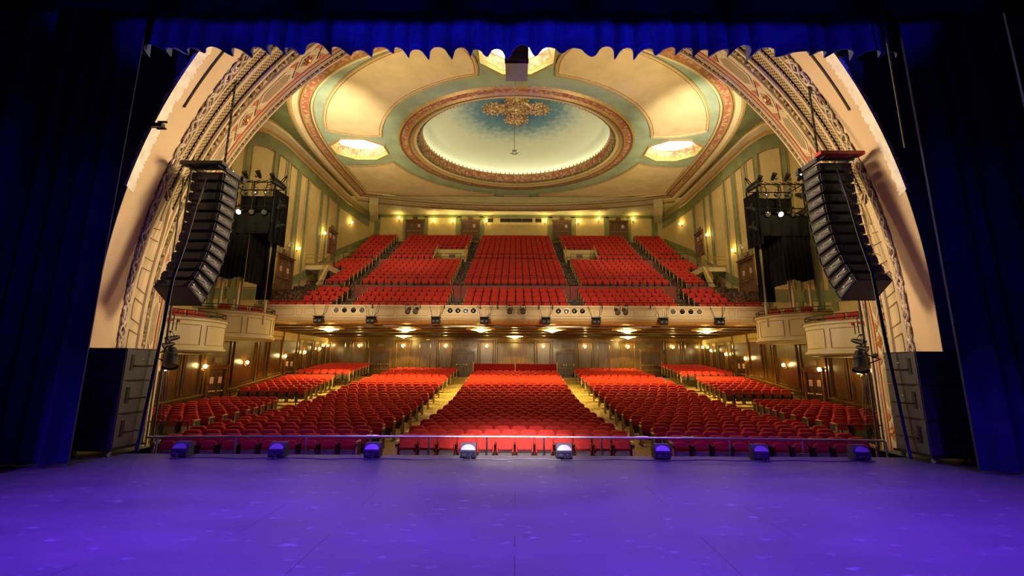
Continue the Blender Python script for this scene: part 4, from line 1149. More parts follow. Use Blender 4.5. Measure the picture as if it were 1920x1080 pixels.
for kind, nm, K in (('orchestra', 'theatre_chair', K1), ('balcony', 'balcony_chair', K2)):
    L = sorted([d for d in seats if d['kind'] == kind and d['vis']], key=lambda d: d['zc'])
    ind = L[:300]; ids = set(id(d) for d in ind)
    for d in ind:
        pos = 'leftmost' if d['i'] == 0 else ('rightmost' if d['i'] == d['n'] - 1 else ORD[d['i'] + 1] + ' from left')
        if kind == 'orchestra':
            lab = 'red seat, %s row of the %s on main floor, %s' % (NR[d['row']], d['block'], pos)
            grp = 'main floor seats, ' + d['block']
        else:
            lab = 'red seat, %s row of the %s in balcony, %s' % (NR[d['row']], d['block'], pos)
            grp = 'balcony seats, ' + d['block']
        place_seat(K1f if (kind == 'orchestra' and d['row'] == 0) else K, nm, lab, grp, d['x'], d['y'], d['z'], d['rz'], d['wd'], d['end'])
    b, c, p, s_, a_, e_ = seat_parts(kind, True)
    mm = MB()
    for d in seats:
        if d['kind'] != kind or id(d) in ids: continue
        zc = d['zc']; 
        if not (240 < 966 + 800 * d['x'] / zc < 1720): continue
        M = Matrix.Translation((d['x'], d['y'], d['z'])) @ Matrix.Rotation(d['rz'], 4, 'Z')
        mm.merge(b, M, 0); mm.merge(c, M, 0); mm.merge(p, M, 1)
        M1 = M @ Matrix.Translation((-d['wd'] / 2, 0, 0)); mm.merge(s_, M1, 2); mm.merge(a_, M1, 2)
        if d['end'] == -1: mm.merge(e_, M1, 3)
        if d['end'] == 1:
            M2 = M @ Matrix.Translation((d['wd'] / 2, 0, 0)); mm.merge(s_, M2, 2); mm.merge(e_, M2, 3)
    o = mm.build(nm + '_rows', [velvet, seatmetal, standmat, woodend], smooth=True)
    tag(o, 'all further rows of red seats behind the nearer rows ' + ('on the main floor' if kind == 'orchestra' else 'in the balcony'), 'seats', kind='stuff')

# red velvet parapet behind the centre block
t = thing('velvet_screen', 'dark red velvet standing screen with brass posts behind the last centre row', 'screen', (0, 34.3, oz(34.3)))
m = MB()
for a_, b_ in ((-3.25, -0.06), (0.06, 3.25)): m.box2(a_, b_, -0.03, 0.03, 0.1, 1.28)
m.build('curtain_panel', velvet_dk, t)
for x in (-3.3, 0, 3.3):
    m = MB(); m.tube([(x, -0.05, 0), (x, -0.05, 1.42)], 0.045, 8); m.build('post', brass, t)
# rails of the side blocks
for s in (-1, 1):
    z_ = oz(23.3)
    rail('section_rail', 'dark rail in front of the middle %s wall block seats' % SIDE[s], [(s * 15.4, 23.7, z_ + 0.2), (s * 11.8, 23.7, z_ + 0.2)], 0.78, 1.2, blackmetal, 0.025, group='rails of the side blocks')
    rail('section_rail', 'dark rail in front of the rearmost %s wall block seats' % SIDE[s], [(s * 15.4, 30.2, oz(30.2) + 0.2), (s * 11.7, 30.2, oz(30.2) + 0.2)], 0.78, 1.0, blackmetal, 0.025, group='rails of the side blocks')
    rail('section_rail', 'short dark rail before the front %s wall block seats' % SIDE[s], [(s * 12.6, 14.9, -0.45), (s * 10.95, 14.9, -0.45)], 0.72, 0.8, blackmetal, 0.025, group='rails of the side blocks')
# pit rail
def rail_y(x): return 11.82 - 0.0035 * x * x
xs_ = [-9.5 + 19 * i / 30 for i in range(31)]
t = thing('pit_rail', 'long brushed steel rail between the stage edge and the front row', 'railing', (0, 11.82, -0.5))
m = MB(); m.tube([(x, rail_y(x) - 11.82, 0.83) for x in xs_], 0.028, 8); m.build('top_rail', chrome, t, smooth=True)
for px in (316, 454, 580, 697, 807, 914, 1020, 1127, 1240, 1362, 1493, 1638):
    x = (px - 966) * 0.01418; m = MB(); m.tube([(x, rail_y(x) - 11.82, 0), (x, rail_y(x) - 11.82, 0.82)], 0.026, 8); m.build('post', chrome, t, smooth=True)
for x in (-3.75, 3.35, 4.55):
    m = MB(); m.tube([(x - 0.16, rail_y(x) - 11.82, 0.83), (x + 0.16, rail_y(x) - 11.82, 0.83)], 0.042, 8); m.build('coupler', chrome, t, smooth=True)

# ------------------------------------------------------------------ under-balcony star lamps
def star_lamp(x, y, label, pw=560):
    t = thing('star_ceiling_lamp', label, 'ceiling light', (x, y, 4.50), 0, 'star lamps under the balcony')
    m = MB(); m.lathe([(0.95, 0.04), (0.95, 0.0), (0.75, -0.03), (0.55, -0.02)], 24); m.build('plate', gold, t)
    m = MB(); n = 16; top = []; 
    ring1 = [((0.66 if k % 2 == 0 else 0.36) * math.cos(2 * PI * k / n), (0.66 if k % 2 == 0 else 0.36) * math.sin(2 * PI * k / n), -0.04) for k in range(n)]
    ring2 = [((0.30 if k % 2 == 0 else 0.2) * math.cos(2 * PI * k / n), (0.30 if k % 2 == 0 else 0.2) * math.sin(2 * PI * k / n), -0.11) for k in range(n)]
    m.grid([ring1, ring2, [(0.01 * math.cos(2 * PI * k / n), 0.01 * math.sin(2 * PI * k / n), -0.22) for k in range(n)]], 0, True)
    m.build('glass_star', balcbulb, t)
    lamp('SPOT', (x, y, 4.26), pw * 3.0, (1.0, 0.78, 0.17), 0.10, (x, y, 0), 114, 0.18, name='star_lamp_glow')
    lamp('POINT', (x, y, 4.0), 85, (1.0, 0.70, 0.16), 0.2, name='star_lamp_glow')  # weak point lamp added below the fixture to brighten the soffit
for i, px in enumerate((616, 761, 901, 1035, 1175, 1325)):
    star_lamp((px - 966) * 0.0350, 28.1, 'lit star-shaped lamp under the balcony edge, %s from the left' % ORD[i + 1])
for i, px in enumerate((757, 965, 1177)):
    star_lamp((px - 966) * 0.0431, 34.6, 'lit star-shaped lamp deep under the balcony, %s from the left' % ORD[i + 1], 260)

# ------------------------------------------------------------------ balcony front fixtures
FX = lambda px: (px - 966) * 0.0326
k = 0
for gi, grp in enumerate(((631.5, 647, 663.5, 679.5), (844, 858.5, 873, 887.5), (1046, 1061, 1076, 1091), (1260, 1277, 1293, 1309))):
    for j, px in enumerate(grp):
        t = thing('recessed_spotlight', 'round recessed spotlight in the balcony front, group %s, %s from the left' % (ORD[gi + 1], ORD[j + 1]), 'spotlight', (FX(px), 25.79, 5.44), 0, 'round spotlights in the balcony front')
        Mx = Matrix.Rotation(R(90), 4, 'X')
        m = MB(); m.lathe([(0.165, 0.0), (0.175, 0.02), (0.195, 0.02), (0.20, 0.0)], 20, Mx); m.build('ring', ringwhite, t, smooth=True)
        m = MB(); m.lathe([(0.165, 0.005), (0.10, -0.0), (0.001, 0.012)], 20, Mx); lo = m.build('lens', glassdark if (gi + j) % 3 else lens, t, smooth=True)
def par(name, label, loc, rot, group=None, s=1.0, lit=False, cat='stage light', hook=0.25):
    """small theatre lantern; local -Y is its beam direction"""
    t = thing(name, label, cat, loc, 0, group); t.rotation_euler = rot
    Mx = Matrix.Rotation(R(90), 4, 'X')
    m = MB(); m.lathe([(0.001, -0.20 * s), (0.06 * s, -0.19 * s), (0.095 * s, -0.08 * s), (0.10 * s, 0.10 * s), (0.12 * s, 0.16 * s), (0.115 * s, 0.16 * s)], 14, Mx); m.build('housing', blackmetal, t, smooth=True)
    m = MB(); m.lathe([(0.11 * s, 0.13 * s), (0.06 * s, 0.15 * s), (0.001, 0.155 * s)], 14, Mx); m.build('lens', litlens if lit else lens, t, smooth=True)
    m = MB(); m.tube([(-0.12 * s, 0, 0), (-0.12 * s, 0, hook * s), (0.12 * s, 0, hook * s), (0.12 * s, 0, 0)], 0.012 * s, 4); m.box(0, 0, hook * s + 0.04 * s, 0.05 * s, 0.05 * s, 0.08 * s); m.build('yoke', blackmetal, t)
    return t
for i, px in enumerate((769, 783, 955, 980, 1153, 1167)):
    par('moving_light', 'small moving light hung on the balcony front, %s from the left' % ORD[i + 1], (FX(px), 25.45, 5.42), (R(35), 0, 0), 'moving lights on the balcony front', 1.3)
for i, px in enumerate((605, 701, 820, 909, 1022, 1114, 1237, 1340)):
    x = FX(px)
    t = thing('hanging_floodlight', 'black floodlight hanging under the balcony front, %s from the left' % ORD[i + 1], 'floodlight', (x, 25.45, 4.78), 0, 'floodlights under the balcony front')
    m = MB(); m.box(0, 0, 0, 0.50, 0.30, 0.34, 0, Matrix.Rotation(R(20), 3, 'X')); m.box(0, -0.02, 0.22, 0.56, 0.34, 0.05); m.build('housing', blackmetal, t)
    m = MB(); m.box(-0.12, -0.165, -0.03, 0.16, 0.02, 0.10); m.box(0.13, -0.165, -0.03, 0.14, 0.02, 0.10); m.build('lens', lens, t)
    m = MB(); m.tube([(-0.2, 0, 0.2), (-0.45, 0.12, 0.95)], 0.012, 4); m.tube([(0.2, 0, 0.2), (0.32, 0.12, 0.95)], 0.012, 4); m.tube([(0.1, 0, 0.2), (0.35, 0.1, 0.5), (0.45, 0.1, 0.95)], 0.012, 4); m.build('cable', cablem, t)
for i, px in enumerate((700, 789, 834, 900, 932, 1010, 1035, 1127, 1217)):
    t = thing('light_bracket', 'short black clamp bracket on the balcony rail, %s from the left' % ORD[i + 1], 'bracket', (FX(px), 25.62, 5.66), 0, 'clamps on the balcony front')
    m = MB(); m.box(0, 0, 0, 0.05, 0.08, 0.26); m.tube([(0, 0, 0.12), (0, 0.2, 0.2)], 0.02, 4); m.build('clamp', blackmetal, t)

# ------------------------------------------------------------------ stage boxes
def box_balcony(s, pts, zrim, h, label, seats_xy, nm):
    """pts: plan curve of the front from stage end to house end; (|x|, y)"""
    P = smooth_path(pts, 6); P = [(s * x, y) for x, y in P]
    t = thing('opera_box', label, 'opera box', (s * 14.8, P[len(P) // 2][1], zrim - h)); o = Vector(t.location)
    def off(d):
        Q = offset_path(P, d); Q[0] = (P[0][0] , P[0][1]); Q[-1] = (P[-1][0], P[-1][1]); 
        # fix ends using neighbours
        for i, j in ((0, 1), (-1, -2)):
            a_, b_ = (P[0], P[1]) if i == 0 else (P[-2], P[-1]); tx, ty = b_[0] - a_[0], b_[1] - a_[1]; l = math.hypot(tx, ty)
            Q[i] = (P[i][0] - ty / l * d, P[i][1] + tx / l * d)
        return Q
    sd = s   # sign so positive offset is outward (towards the hall centre)
    def loc(Q, z): return [(x - o.x, y - o.y, z - o.z) for x, y in Q]
    m = MB()
    prof = [(0.0, zrim), (0.0, zrim - 0.10), (-0.06, zrim - 0.14), (-0.06, zrim - h + 0.22), (0.03, zrim - h + 0.16), (0.05, zrim - h + 0.10), (-0.02, zrim - h + 0.04), (-0.12, zrim - h), (-0.6, zrim - h - 0.02)]
    for (d0, z0), (d1, z1) in zip(prof, prof[1:]): m.grid([loc(off(sd * d0), z0), loc(off(sd * d1), z1)], 0)
    m.build('front', boxcream, t, smooth=True)
    m = MB(); Q = off(-sd * 0.35); W_ = [(s * WX, y) for x, y in Q]
    m.grid([loc(Q, zrim - h - 0.03), loc(W_, zrim - h - 0.03)]); m.grid([loc(off(-sd * 0.1), zrim - 0.62), loc(W_, zrim - 0.62)]); m.build('floor', wallcream, t)
    m = MB(); a_, b_ = off(sd * 0.05), off(-sd * 0.22); m.grid([loc(a_, zrim), loc(a_, zrim + 0.05), loc(b_, zrim + 0.05), loc(b_, zrim)]); m.build('cap', brown, t)
    m = MB(); Qr = off(-sd * 0.10)
    for h_ in (0.14, 0.30): m.tube(loc(Qr, zrim + h_), 0.022, 6)
    for k in range(0, len(Qr), 4): m.tube([(Qr[k][0] - o.x, Qr[k][1] - o.y, zrim - o.z), (Qr[k][0] - o.x, Qr[k][1] - o.y, zrim + 0.3 - o.z)], 0.018, 5)
    m.build('rail', blackmetal, t)
    g = MB(); F = off(-sd * 0.05); F = off(sd * (-0.05)); n = len(F)
    cuts = [2, int(n * 0.36), int(n * 0.66), n - 4]
    for a_, b_ in zip(cuts, cuts[1:]):
        seg = F[a_ + 1:b_]
        lp = [(x - o.x, y - o.y, zrim - 0.30 - o.z) for x, y in seg] + [(x - o.x, y - o.y, zrim - h + 0.32 - o.z) for x, y in reversed(seg)]
        g.tube(lp, 0.016, 4, closed=True)
    g.build('panel_line', boxline, t)
    for i, (x, y, rz) in enumerate(seats_xy):
        c = thing('box_armchair', 'loose red armchair in the %s, %s from the stage' % (nm, ORD[i + 1]), 'chair', (s * x, y, zrim - 0.60), -s * R(rz), 'armchairs in the ' + nm)
        m = MB(); padded(m, [(-0.24, 0.42), (0.24, 0.42), (0.25, 0.90), (0.20, 0.96), (-0.20, 0.96), (-0.25, 0.90)], 0.18, 0.1, 0.08, 0); m.build('backrest', velvet, c, smooth=True)
        m = MB(); m.box(0, -0.05, 0.42, 0.46, 0.46, 0.12); m.build('seat', velvet, c)
        for q in (-1, 1):
            m = MB(); m.tube([(q * 0.26, -0.25, 0), (q * 0.26, -0.27, 0.62), (q * 0.26, 0.18, 0.66)], 0.02, 6); m.build('armrest', standmat, c)
            m = MB(); m.tube([(q * 0.25, 0.2, 0), (q * 0.25, 0.22, 0.5)], 0.02, 6); m.build('leg', standmat, c)
    return t
for s in (-1, 1):
    sn = SIDE[s]
    box_balcony(s, [(14.4, 15.3), (13.9, 17.0), (13.42, 17.9), (13.22, 18.7), (13.3, 19.5), (13.65, 20.2), (14.6, 20.6), (15.9, 20.7)], 4.1, 1.45, 'cream curved opera box nearest the stage on the %s wall' % sn,
                [(14.0, 16.9, 60), (13.95, 17.7, 70), (13.95, 18.5, 80), (14.1, 19.3, 90)], sn + ' box nearest the stage')
    box_balcony(s, [(15.9, 21.2), (15.0, 21.5), (14.4, 22.0), (13.9, 22.6), (13.65, 23.4), (13.7, 24.3), (14.2, 24.9), (15.9, 25.2)], 4.9, 1.45, 'cream curved opera box beside the balcony on the %s wall' % sn,
                [(15.1, 22.1, 50), (14.6, 22.8, 60), (14.3, 23.5, 70), (14.4, 24.3, 80)], sn + ' box beside the balcony')

# ------------------------------------------------------------------ flown speaker arrays
def array_cab(t_loc, tilt, label, group, s):
    t = thing('line_array_speaker', label, 'loudspeaker', t_loc, 0, group); t.rotation_euler = (tilt, 0, 0)
    m = MB()
    # local: origin at rear top; +y to the audience
    w2, d, hr, hf = 0.48, 0.76, 0.255, 0.33
    z0, z1 = -0.02 - 0.02, -0.02 - hr
    P = [(-w2, 0, -0.05), (w2, 0, -0.05), (w2, d, -0.005), (-w2, d, -0.005), (-w2, 0, -0.05 - hr), (w2, 0, -0.05 - hr), (w2, d, -0.005 - hf), (-w2, d, -0.005 - hf)]
    m.add(P, [(0, 1, 2, 3), (7, 6, 5, 4), (0, 4, 5, 1), (2, 6, 7, 3), (1, 5, 6, 2), (0, 3, 7, 4)])
    m.build('cabinet', cabinet, t)
    m = MB(); m.box(0, d + 0.012, -0.18, 0.96, 0.02, 0.32); m.build('grille', grille, t)
    m = MB(); m.box(-s * 0.05, -0.012, -0.19, 0.62, 0.02, 0.20); m.build('rear_panel', mat_panel, t)
    for q in (-1, 1):
        m = MB(); x = q * (w2 + 0.018)
        m.tube([(x, 0.03, -0.07), (x, d - 0.02, -0.03), (x, d - 0.02, -0.31), (x, 0.03, -0.29)], 0.017, 4, closed=True)
        m.box(q * (w2 + 0.006), d * 0.45, -0.175, 0.012, 0.5, 0.14)
        m.tube([(x, 0.10, -0.25), (x, d - 0.12, -0.09)], 0.010, 4)
        m.build('side_rail', mat_rail, t)
    m = MB(); m.box(-s * (w2 + 0.02), 0.10, -0.14, 0.03, 0.05, 0.05); m.box(-s * (w2 + 0.02), 0.42, -0.16, 0.02, 0.05, 0.03); m.build('latch', chrome, t)
    for q in (-1, 1):
        m = MB(); m.tube([(q * 0.42, -0.01, -0.10), (q * 0.42, -0.07, -0.11), (q * 0.42, -0.07, -0.26), (q * 0.42, -0.01, -0.27)], 0.011, 4); m.build('handle', blackmetal, t)
    m = MB(); cx = s * 0.30
    for k in range(3):
        r_ = 0.06 + 0.03 * random.random()
        m.tube([(cx + 0.1 * k - 0.1 + r_ * math.cos(a) * 0.9, -0.05 - 0.04 * k, -0.19 + r_ * math.sin(a)) for a in [i * 0.55 for i in range(9)]], 0.008, 4)
    m.build('cable_loop', cablem, t)
    m = MB(); m.box(cx - 0.02, -0.04, -0.15, 0.03, 0.05, 0.03, 0); m.box(cx + 0.08, -0.04, -0.17, 0.03, 0.05, 0.03, 1); m.build('connector', [redplug, blueplug], t)
    return t
mat_rail = mat('worn_rail_metal', (0.12, 0.12, 0.125), 0.4, 0.5, var=0.2)
mat_panel = mat('amplifier_panel', (0.016, 0.016, 0.03), 0.35, 0.2, var=0.2)
TILT = [0, 1, 2, 3.5, 5, 7, 10, 13, 17, 22, 27, 33]
for s, Y0, Z0, X0 in ((-1, 12.45, 8.12, -9.6), (1, 12.0, 8.30, 9.62)):
    sn = SIDE[s]; y, z = Y0, Z0
    t = thing('fly_frame', ('black' if s < 0 else 'black and red') + ' fly frame on top of the hanging %s speaker array' % sn, 'fly frame', (X0, Y0, Z0))
    m = MB()
    for q in (-0.45, 0.45): m.box(q, 0.40, 0.10, 0.08, 1.35, 0.14)
    m.box(0, 0.0, 0.10, 1.15, 0.10, 0.12); m.box(0, 0.85, 0.10, 1.15, 0.10, 0.12); m.build('beam', cabinet, t)
    m = MB(); m.box(0, -0.22, 0.12, 1.30, 0.26, 0.10); m.build('cross_bar', redpaint if s > 0 else cabinet, t)
    m = MB()
    for k in range(46): m.box(-s * 0.22, 0.35, 0.3 + k * 0.11, 0.03 if k % 2 else 0.06, 0.06 if k % 2 else 0.03, 0.10)
    m.build('chain', blackmetal, t)
    for i, a in enumerate(TILT):
        th = R(a); array_cab((X0, y, z), -th if False else th * -1, '%s array cabinet of the hanging %s stack, counted from the top' % (ORD[i + 1], sn), 'cabinets of the hanging %s array' % sn, s)
        y -= 0.332 * math.sin(th); z -= 0.332 * math.cos(th)
    # bottom plate cabinet underside is part of the last cabinet; cables hang down from it
    t = thing('hanging_cable', 'thick black cable bundle hanging below the %s speaker array' % sn, 'cable', (X0, y, z))
    m = MB()
    for k in range(4):
        dx = s * (-0.16 + 0.022 * k)
        top = [(-s * 0.05, 0.70, 3.6 - 0.3 * k), (-s * 0.08, 0.45, 2.6), (dx, 0.15, 1.3), (dx, -0.10, 0.2), (dx, -0.2, -1.6), (dx + s * 0.02, -0.35, -z + 0.4), (dx - s * 0.03, -0.45, -z + 0.03)]
        m.tube(top, 0.016, 6)
    m.build('cable', cablem, t, smooth=True)
# thin pipe with small lanterns at each side of the arch
for s in (-1, 1):
    sn = SIDE[s]
    t = thing('vertical_pipe', 'thin steel lighting pipe standing at the %s edge of the arch' % sn, 'pipe', (s * 10.55, 13.0, -0.5))
    m = MB(); m.tube([(0, 0, 0), (s * 0.2, 0.2, 10.5)], 0.035, 6); m.tube([(s * 0.25, 0.1, 0), (s * 0.5, 0.3, 10.2)], 0.022, 6); m.build('pipe', cabside, t)
    m = MB()
    for k in range(3): m.tube([(-s * 0.06 * (k + 1), 0.02 * k, 0), (-s * 0.10 * (k + 1), 0.05, 1.2), (-s * 0.03 * k, 0, 3.1)], 0.012, 5)
    m.build('cable', cablem, t)
    par('profile_spotlight', 'black spotlight clamped low on the pipe at the %s edge of the arch' % sn, (s * 10.35, 13.0, 2.35), (R(70), R(20) * s, 0), None, 1.8)
    for k, zz in enumerate((2.75, 2.95)):
        par('clip_light', 'small lamp %s on the pipe at the %s edge of the arch' % (('just above the spotlight', 'topmost')[k], sn), (s * (10.4 - 0.12 * k), 12.9, zz), (R(20), R(30) * s, R(40) * s), None, 0.8)

# centre hanging speaker
t = thing('centre_speaker', 'dark grey speaker cluster hanging at the top centre of the arch', 'loudspeaker', (0, 13.95, 13.1))
m = MB()
for k, (a, dz, dy) in enumerate(((0, 0.0, 0.0), (0, 0.42, 0.03), (0, 0.85, 0.04))):
    m.box(0, dy + 0.5, dz + 0.20, 0.84, 1.0, 0.40)
m.build('cabinet', mat('speaker_underside_grey', (0.11, 0.095, 0.10), 0.6, var=0.1), t)
m = MB()
for k in range(3): m.box(0, -0.05 + 0.05 * k, 0.12 + 0.42 * k, 0.70, 0.03, 0.06); 
m.build('rear_slat', brown, t)
for q in (-1, 1):
    m = MB(); m.tube([(q * 0.42, 0.0, 0), (q * 0.42, 0.05, 1.3)], 0.02, 4); m.build('side_rail', blackmetal, t)
m = MB(); m.tube([(-0.2, 0.4, 1.3), (-0.2, 0.4, 4.0)], 0.02, 5); m.tube([(0.2, 0.4, 1.3), (0.2, 0.4, 4.0)], 0.02, 5); m.build('hoist_cable', blackmetal, t)
m = MB(); m.tube([(-0.22, -0.12, 0.9), (-0.25, -0.16, 0.5), (-0.2, -0.1, 0.2)], 0.02, 5); m.build('signal_cable', redplug, t)
t = thing('hanging_hook', 'small black hook bar hanging on a thin wire below the dome', 'hook', (-0.1, 21.2, 13.4))
m = MB(); m.tube([(0, 0, 0), (0, 0, 4.5)], 0.012, 4); m.build('wire', darkline, t)
m = MB(); m.tube([(-0.22, 0, -0.02), (-0.1, 0, -0.10), (0.1, 0, -0.10), (0.22, 0, -0.02)], 0.02, 5); m.tube([(-0.08, 0, -0.1), (-0.08, 0, 0.06), (0.08, 0, 0.06), (0.08, 0, -0.1)], 0.02, 5); m.box(0, 0, 0.12, 0.24, 0.04, 0.03); m.build('hook', darkline, t)

# ------------------------------------------------------------------ lighting towers with black drapes
def drape(m, p0, p1, z0, z1, amp=0.05, n=40, folds=9, jag=0.0):
    a, b = Vector(p0), Vector(p1); d = (b - a); nrm = Vector((-d.y, d.x, 0)).normalized(); rows = []
    for j in range(7):
        f = j / 6; r_ = []
        for i in range(n + 1):
            t_ = i / n; w_ = amp * (0.3 + 0.7 * f) * math.sin(t_ * folds * 2 * PI + 0.6 * math.sin(5 * t_))
            p = a + d * t_ + nrm * w_; r_.append((p.x, p.y, z1 + (z0 - z1) * f + (jag * math.sin(t_ * 9 + 1) if j == 6 else 0)))
        rows.append(r_)
    m.grid(rows)
for s in (-1, 1):
    sn = SIDE[s]; TX, TY = s * 14.46, 22.0; SC_ = 1.21
    t = thing('lighting_tower', 'black draped lighting tower standing above the %s opera boxes' % sn, 'lighting tower', (TX, TY, 4.5))
    t.scale = (SC_, SC_, SC_)
    o = Vector((TX, TY, 4.5))
    f = MB()
    # truss frame of the upper cage  (local, x towards centre = -s)
    xi, xo = -s * 1.05, s * 1.0
    for x in (xi, -s * 0.1, xo):
        for y in (0.0, 0.9): f.tube([(x, y, 4.3), (x, y, 6.25)], 0.03, 6)
    for z in (4.35, 5.05, 6.2):
        for y in (0.0, 0.9): f.tube([(xi, y, z), (xo, y, z)], 0.028, 6)
        for x in (xi, xo): f.tube([(x, 0, z), (x, 0.9, z)], 0.028, 6)
    for k in range(6):
        xa = xi + (xo - xi) * k / 6; xb = xi + (xo - xi) * (k + 1) / 6
        f.tube([(xa, 0, 6.2), (xb, 0.45 if k % 2 else 0.0, 6.05)], 0.018, 5); f.tube([(xa, 0, 6.3), (xb, 0.0, 6.2)], 0.018, 5)
    f.build('frame', blackmetal, t)
    for x, y in ((xo * 0.85, 0.1), (xo * 0.1, 0.1), (xo * 0.5, 0.9), (-s * 0.60, 1.0)):
        m = MB(); m.tube([(x, y, -0.17), (x, y, 4.4)], 0.06, 8); m.build('leg', boxcream, t)
    m = MB()
    drape(m, (xo, -0.05, 0), (-s * 0.2, -0.05, 0), 1.75, 4.4, 0.05, folds=6, jag=0.05); drape(m, (-s * 0.2, -0.05, 0), (-s * 0.35, 0.95, 0), 1.6, 4.4, 0.04, folds=4)
    m.build('lower_drape', blackcloth, t, smooth=True)
    m = MB(); drape(m, (-s * 0.15, 0.95, 0), (-s * 0.85, 1.0, 0), 0.95, 4.3, 0.05, folds=4); m.build('side_drape', blackcloth, t, smooth=True)
    m = MB(); drape(m, (xo, -0.1, 0), (xi, -0.1, 0), 3.75, 4.7, 0.04, folds=5); drape(m, (xi, -0.1, 0), (xi - s * 0.12, 1.0, 0), 3.4, 5.9, 0.04, folds=4); drape(m, (xi, 0.9, 0), (xo, 0.9, 0), 4.2, 5.9, 0.04, folds=5)
    m.add([(xo, -0.05, 4.1), (xi, -0.05, 3.8), (xi, 0.9, 3.8), (xo, 0.9, 4.1)], [(0, 1, 2, 3)])
    m.build('upper_drape', blackcloth, t, smooth=True)
    lamps = [(-0.95, 0, 6.55), (-0.35, 0, 6.55), (0.25, 0, 6.58), (0.85, 0.1, 6.5)]
    for i, (x, y, z) in enumerate(lamps):
        par('theatre_lantern', 'small lantern standing on top of the %s tower, %s from the left' % (sn, ORD[(i if s < 0 else 3 - i) + 1]), o + Vector((-s * x, y, z)) * SC_, (R(40), R(180), 0), 'lanterns on the %s tower' % sn, 1.15, i in (0,), hook=0.22)
    par('theatre_lantern', 'large tilted lantern at the upper inner corner of the %s tower' % sn, o + Vector((-s * 1.25, 0, 6.1)) * SC_, (R(-30), 0, -s * R(-60)), None, 1.9, False)
    for i in range(4):
        par('theatre_lantern', 'lantern on the upper bar inside the %s tower, %s from the left' % (sn, ORD[i + 1]), o + Vector((-0.75 + 0.5 * i, -0.1, 5.65)) * SC_, (R(30), 0, 0.3 * (i - 1)), 'lanterns inside the %s tower' % sn, 1.1)
        par('theatre_lantern', 'lantern on the lower bar of the %s tower, %s from the left' % (sn, ORD[i + 1]), o + Vector((-0.8 + 0.52 * i, -0.15, 4.75)) * SC_, (R(30), 0, 0.3 * (i - 1)), 'lanterns inside the %s tower' % sn, 1.2, i == 1)
    for i, z in enumerate((5.1, 4.2)):
        par('theatre_lantern', '%s lantern on the side of the %s tower' % (('upper', 'lower')[i], sn), o + Vector((-s * 1.33, 0.2, z)) * SC_, (R(20), 0, -s * R(-50)), None, 1.2)

# ------------------------------------------------------------------ speaker stacks at the stage edge
def cab(s, lvl, x, y, z, rz):
    t = thing('subwoofer', '%s black speaker cabinet of the %s stack on the stage edge' % (('bottom', 'middle', 'top')[lvl], SIDE[s]), 'loudspeaker', (x, y, z), rz, 'cabinets of the %s stack' % SIDE[s])
    w2, d, h = 0.50, 0.92, 0.80
    m = MB(); m.box2(-w2, w2, 0, d, 0.005, h - 0.005); m.build('cabinet', cabinet, t)
    ix = -s * (w2 + 0.01)
    m = MB(); m.box(ix, d / 2, h / 2, 0.02, d - 0.04, h - 0.04); m.build('side_panel', cabside, t)
    m = MB(); m.box(ix - s * 0.012, d * 0.22, h * 0.55, 0.02, 0.10, h * 0.5); m.box(ix - s * 0.012, d * 0.22, h * 0.55, 0.03, 0.06, h * 0.46); m.build('rail_recess', grille, t)
    m = MB(); m.tube([(ix - s * 0.02, 0.22, h * 0.45), (ix - s * 0.05, 0.26, h * 0.45), (ix - s * 0.05, 0.80, h * 0.45), (ix - s * 0.02, 0.84, h * 0.45)], 0.018, 6); m.build('handle', blackmetal, t)
    m = MB(); m.box(ix - s * 0.015, 0.5, h * 0.66, 0.01, 0.05, 0.02); m.build('badge', chrome, t)
    m = MB(); m.tube([(ix - s * 0.012, 0.14, h - 0.02), (ix - s * 0.012, d - 0.1, h - 0.02)], 0.012, 4); m.tube([(-w2 + 0.02, -0.008, h - 0.02), (w2 - 0.02, -0.008, h - 0.02)], 0.010, 4); m.build('edge_rail', blackmetal, t)
    m = MB(); m.box(-s * -0.15, -0.012, h * 0.55, 0.40, 0.02, 0.26); m.build('connector_panel', mat_panel, t)
    m = MB(); m.tube([(s * 0.15, -0.03, h * 0.6), (s * 0.25, -0.12, h * 0.5), (s * 0.38, -0.10, h * 0.25), (s * 0.42, -0.05, 0.05)], 0.012, 5); m.tube([(s * 0.05, -0.03, h * 0.55), (s * 0.2, -0.15, h * 0.4), (s * 0.4, -0.08, h * 0.3)], 0.012, 5); m.build('cable', cablem, t)
    m = MB(); m.box(s * 0.12, -0.03, h * 0.6, 0.04, 0.03, 0.03); m.build('connector', redplug, t)
for s in (-1, 1):
    x0, y0 = s * 10.17, (10.72 if s < 0 else 10.42)
    t = thing('speaker_dolly', 'low wheeled dolly under the %s speaker stack' % SIDE[s], 'dolly', (x0, y0, 0))
    m = MB(); m.box2(-0.55, 0.55, -0.05, 0.98, 0.13, 0.18); m.build('frame', blackmetal, t)
    for q in (-1, 1):
        for yy in (0.06, 0.86):
            m = MB(); m.lathe([(0.001, -0.02), (0.055, -0.02), (0.055, 0.02), (0.001, 0.02)], 12, Matrix.Translation((q * 0.42, yy, 0.055)) @ Matrix.Rotation(R(90), 4, 'Y')); c = m.build('caster', chrome, t)
            m = MB(); m.box(q * 0.42, yy, 0.10, 0.07, 0.07, 0.06); m.build('fork', chrome, c)
    for lvl in range(3): cab(s, lvl, x0, y0, 0.18 + 0.80 * lvl, 0)

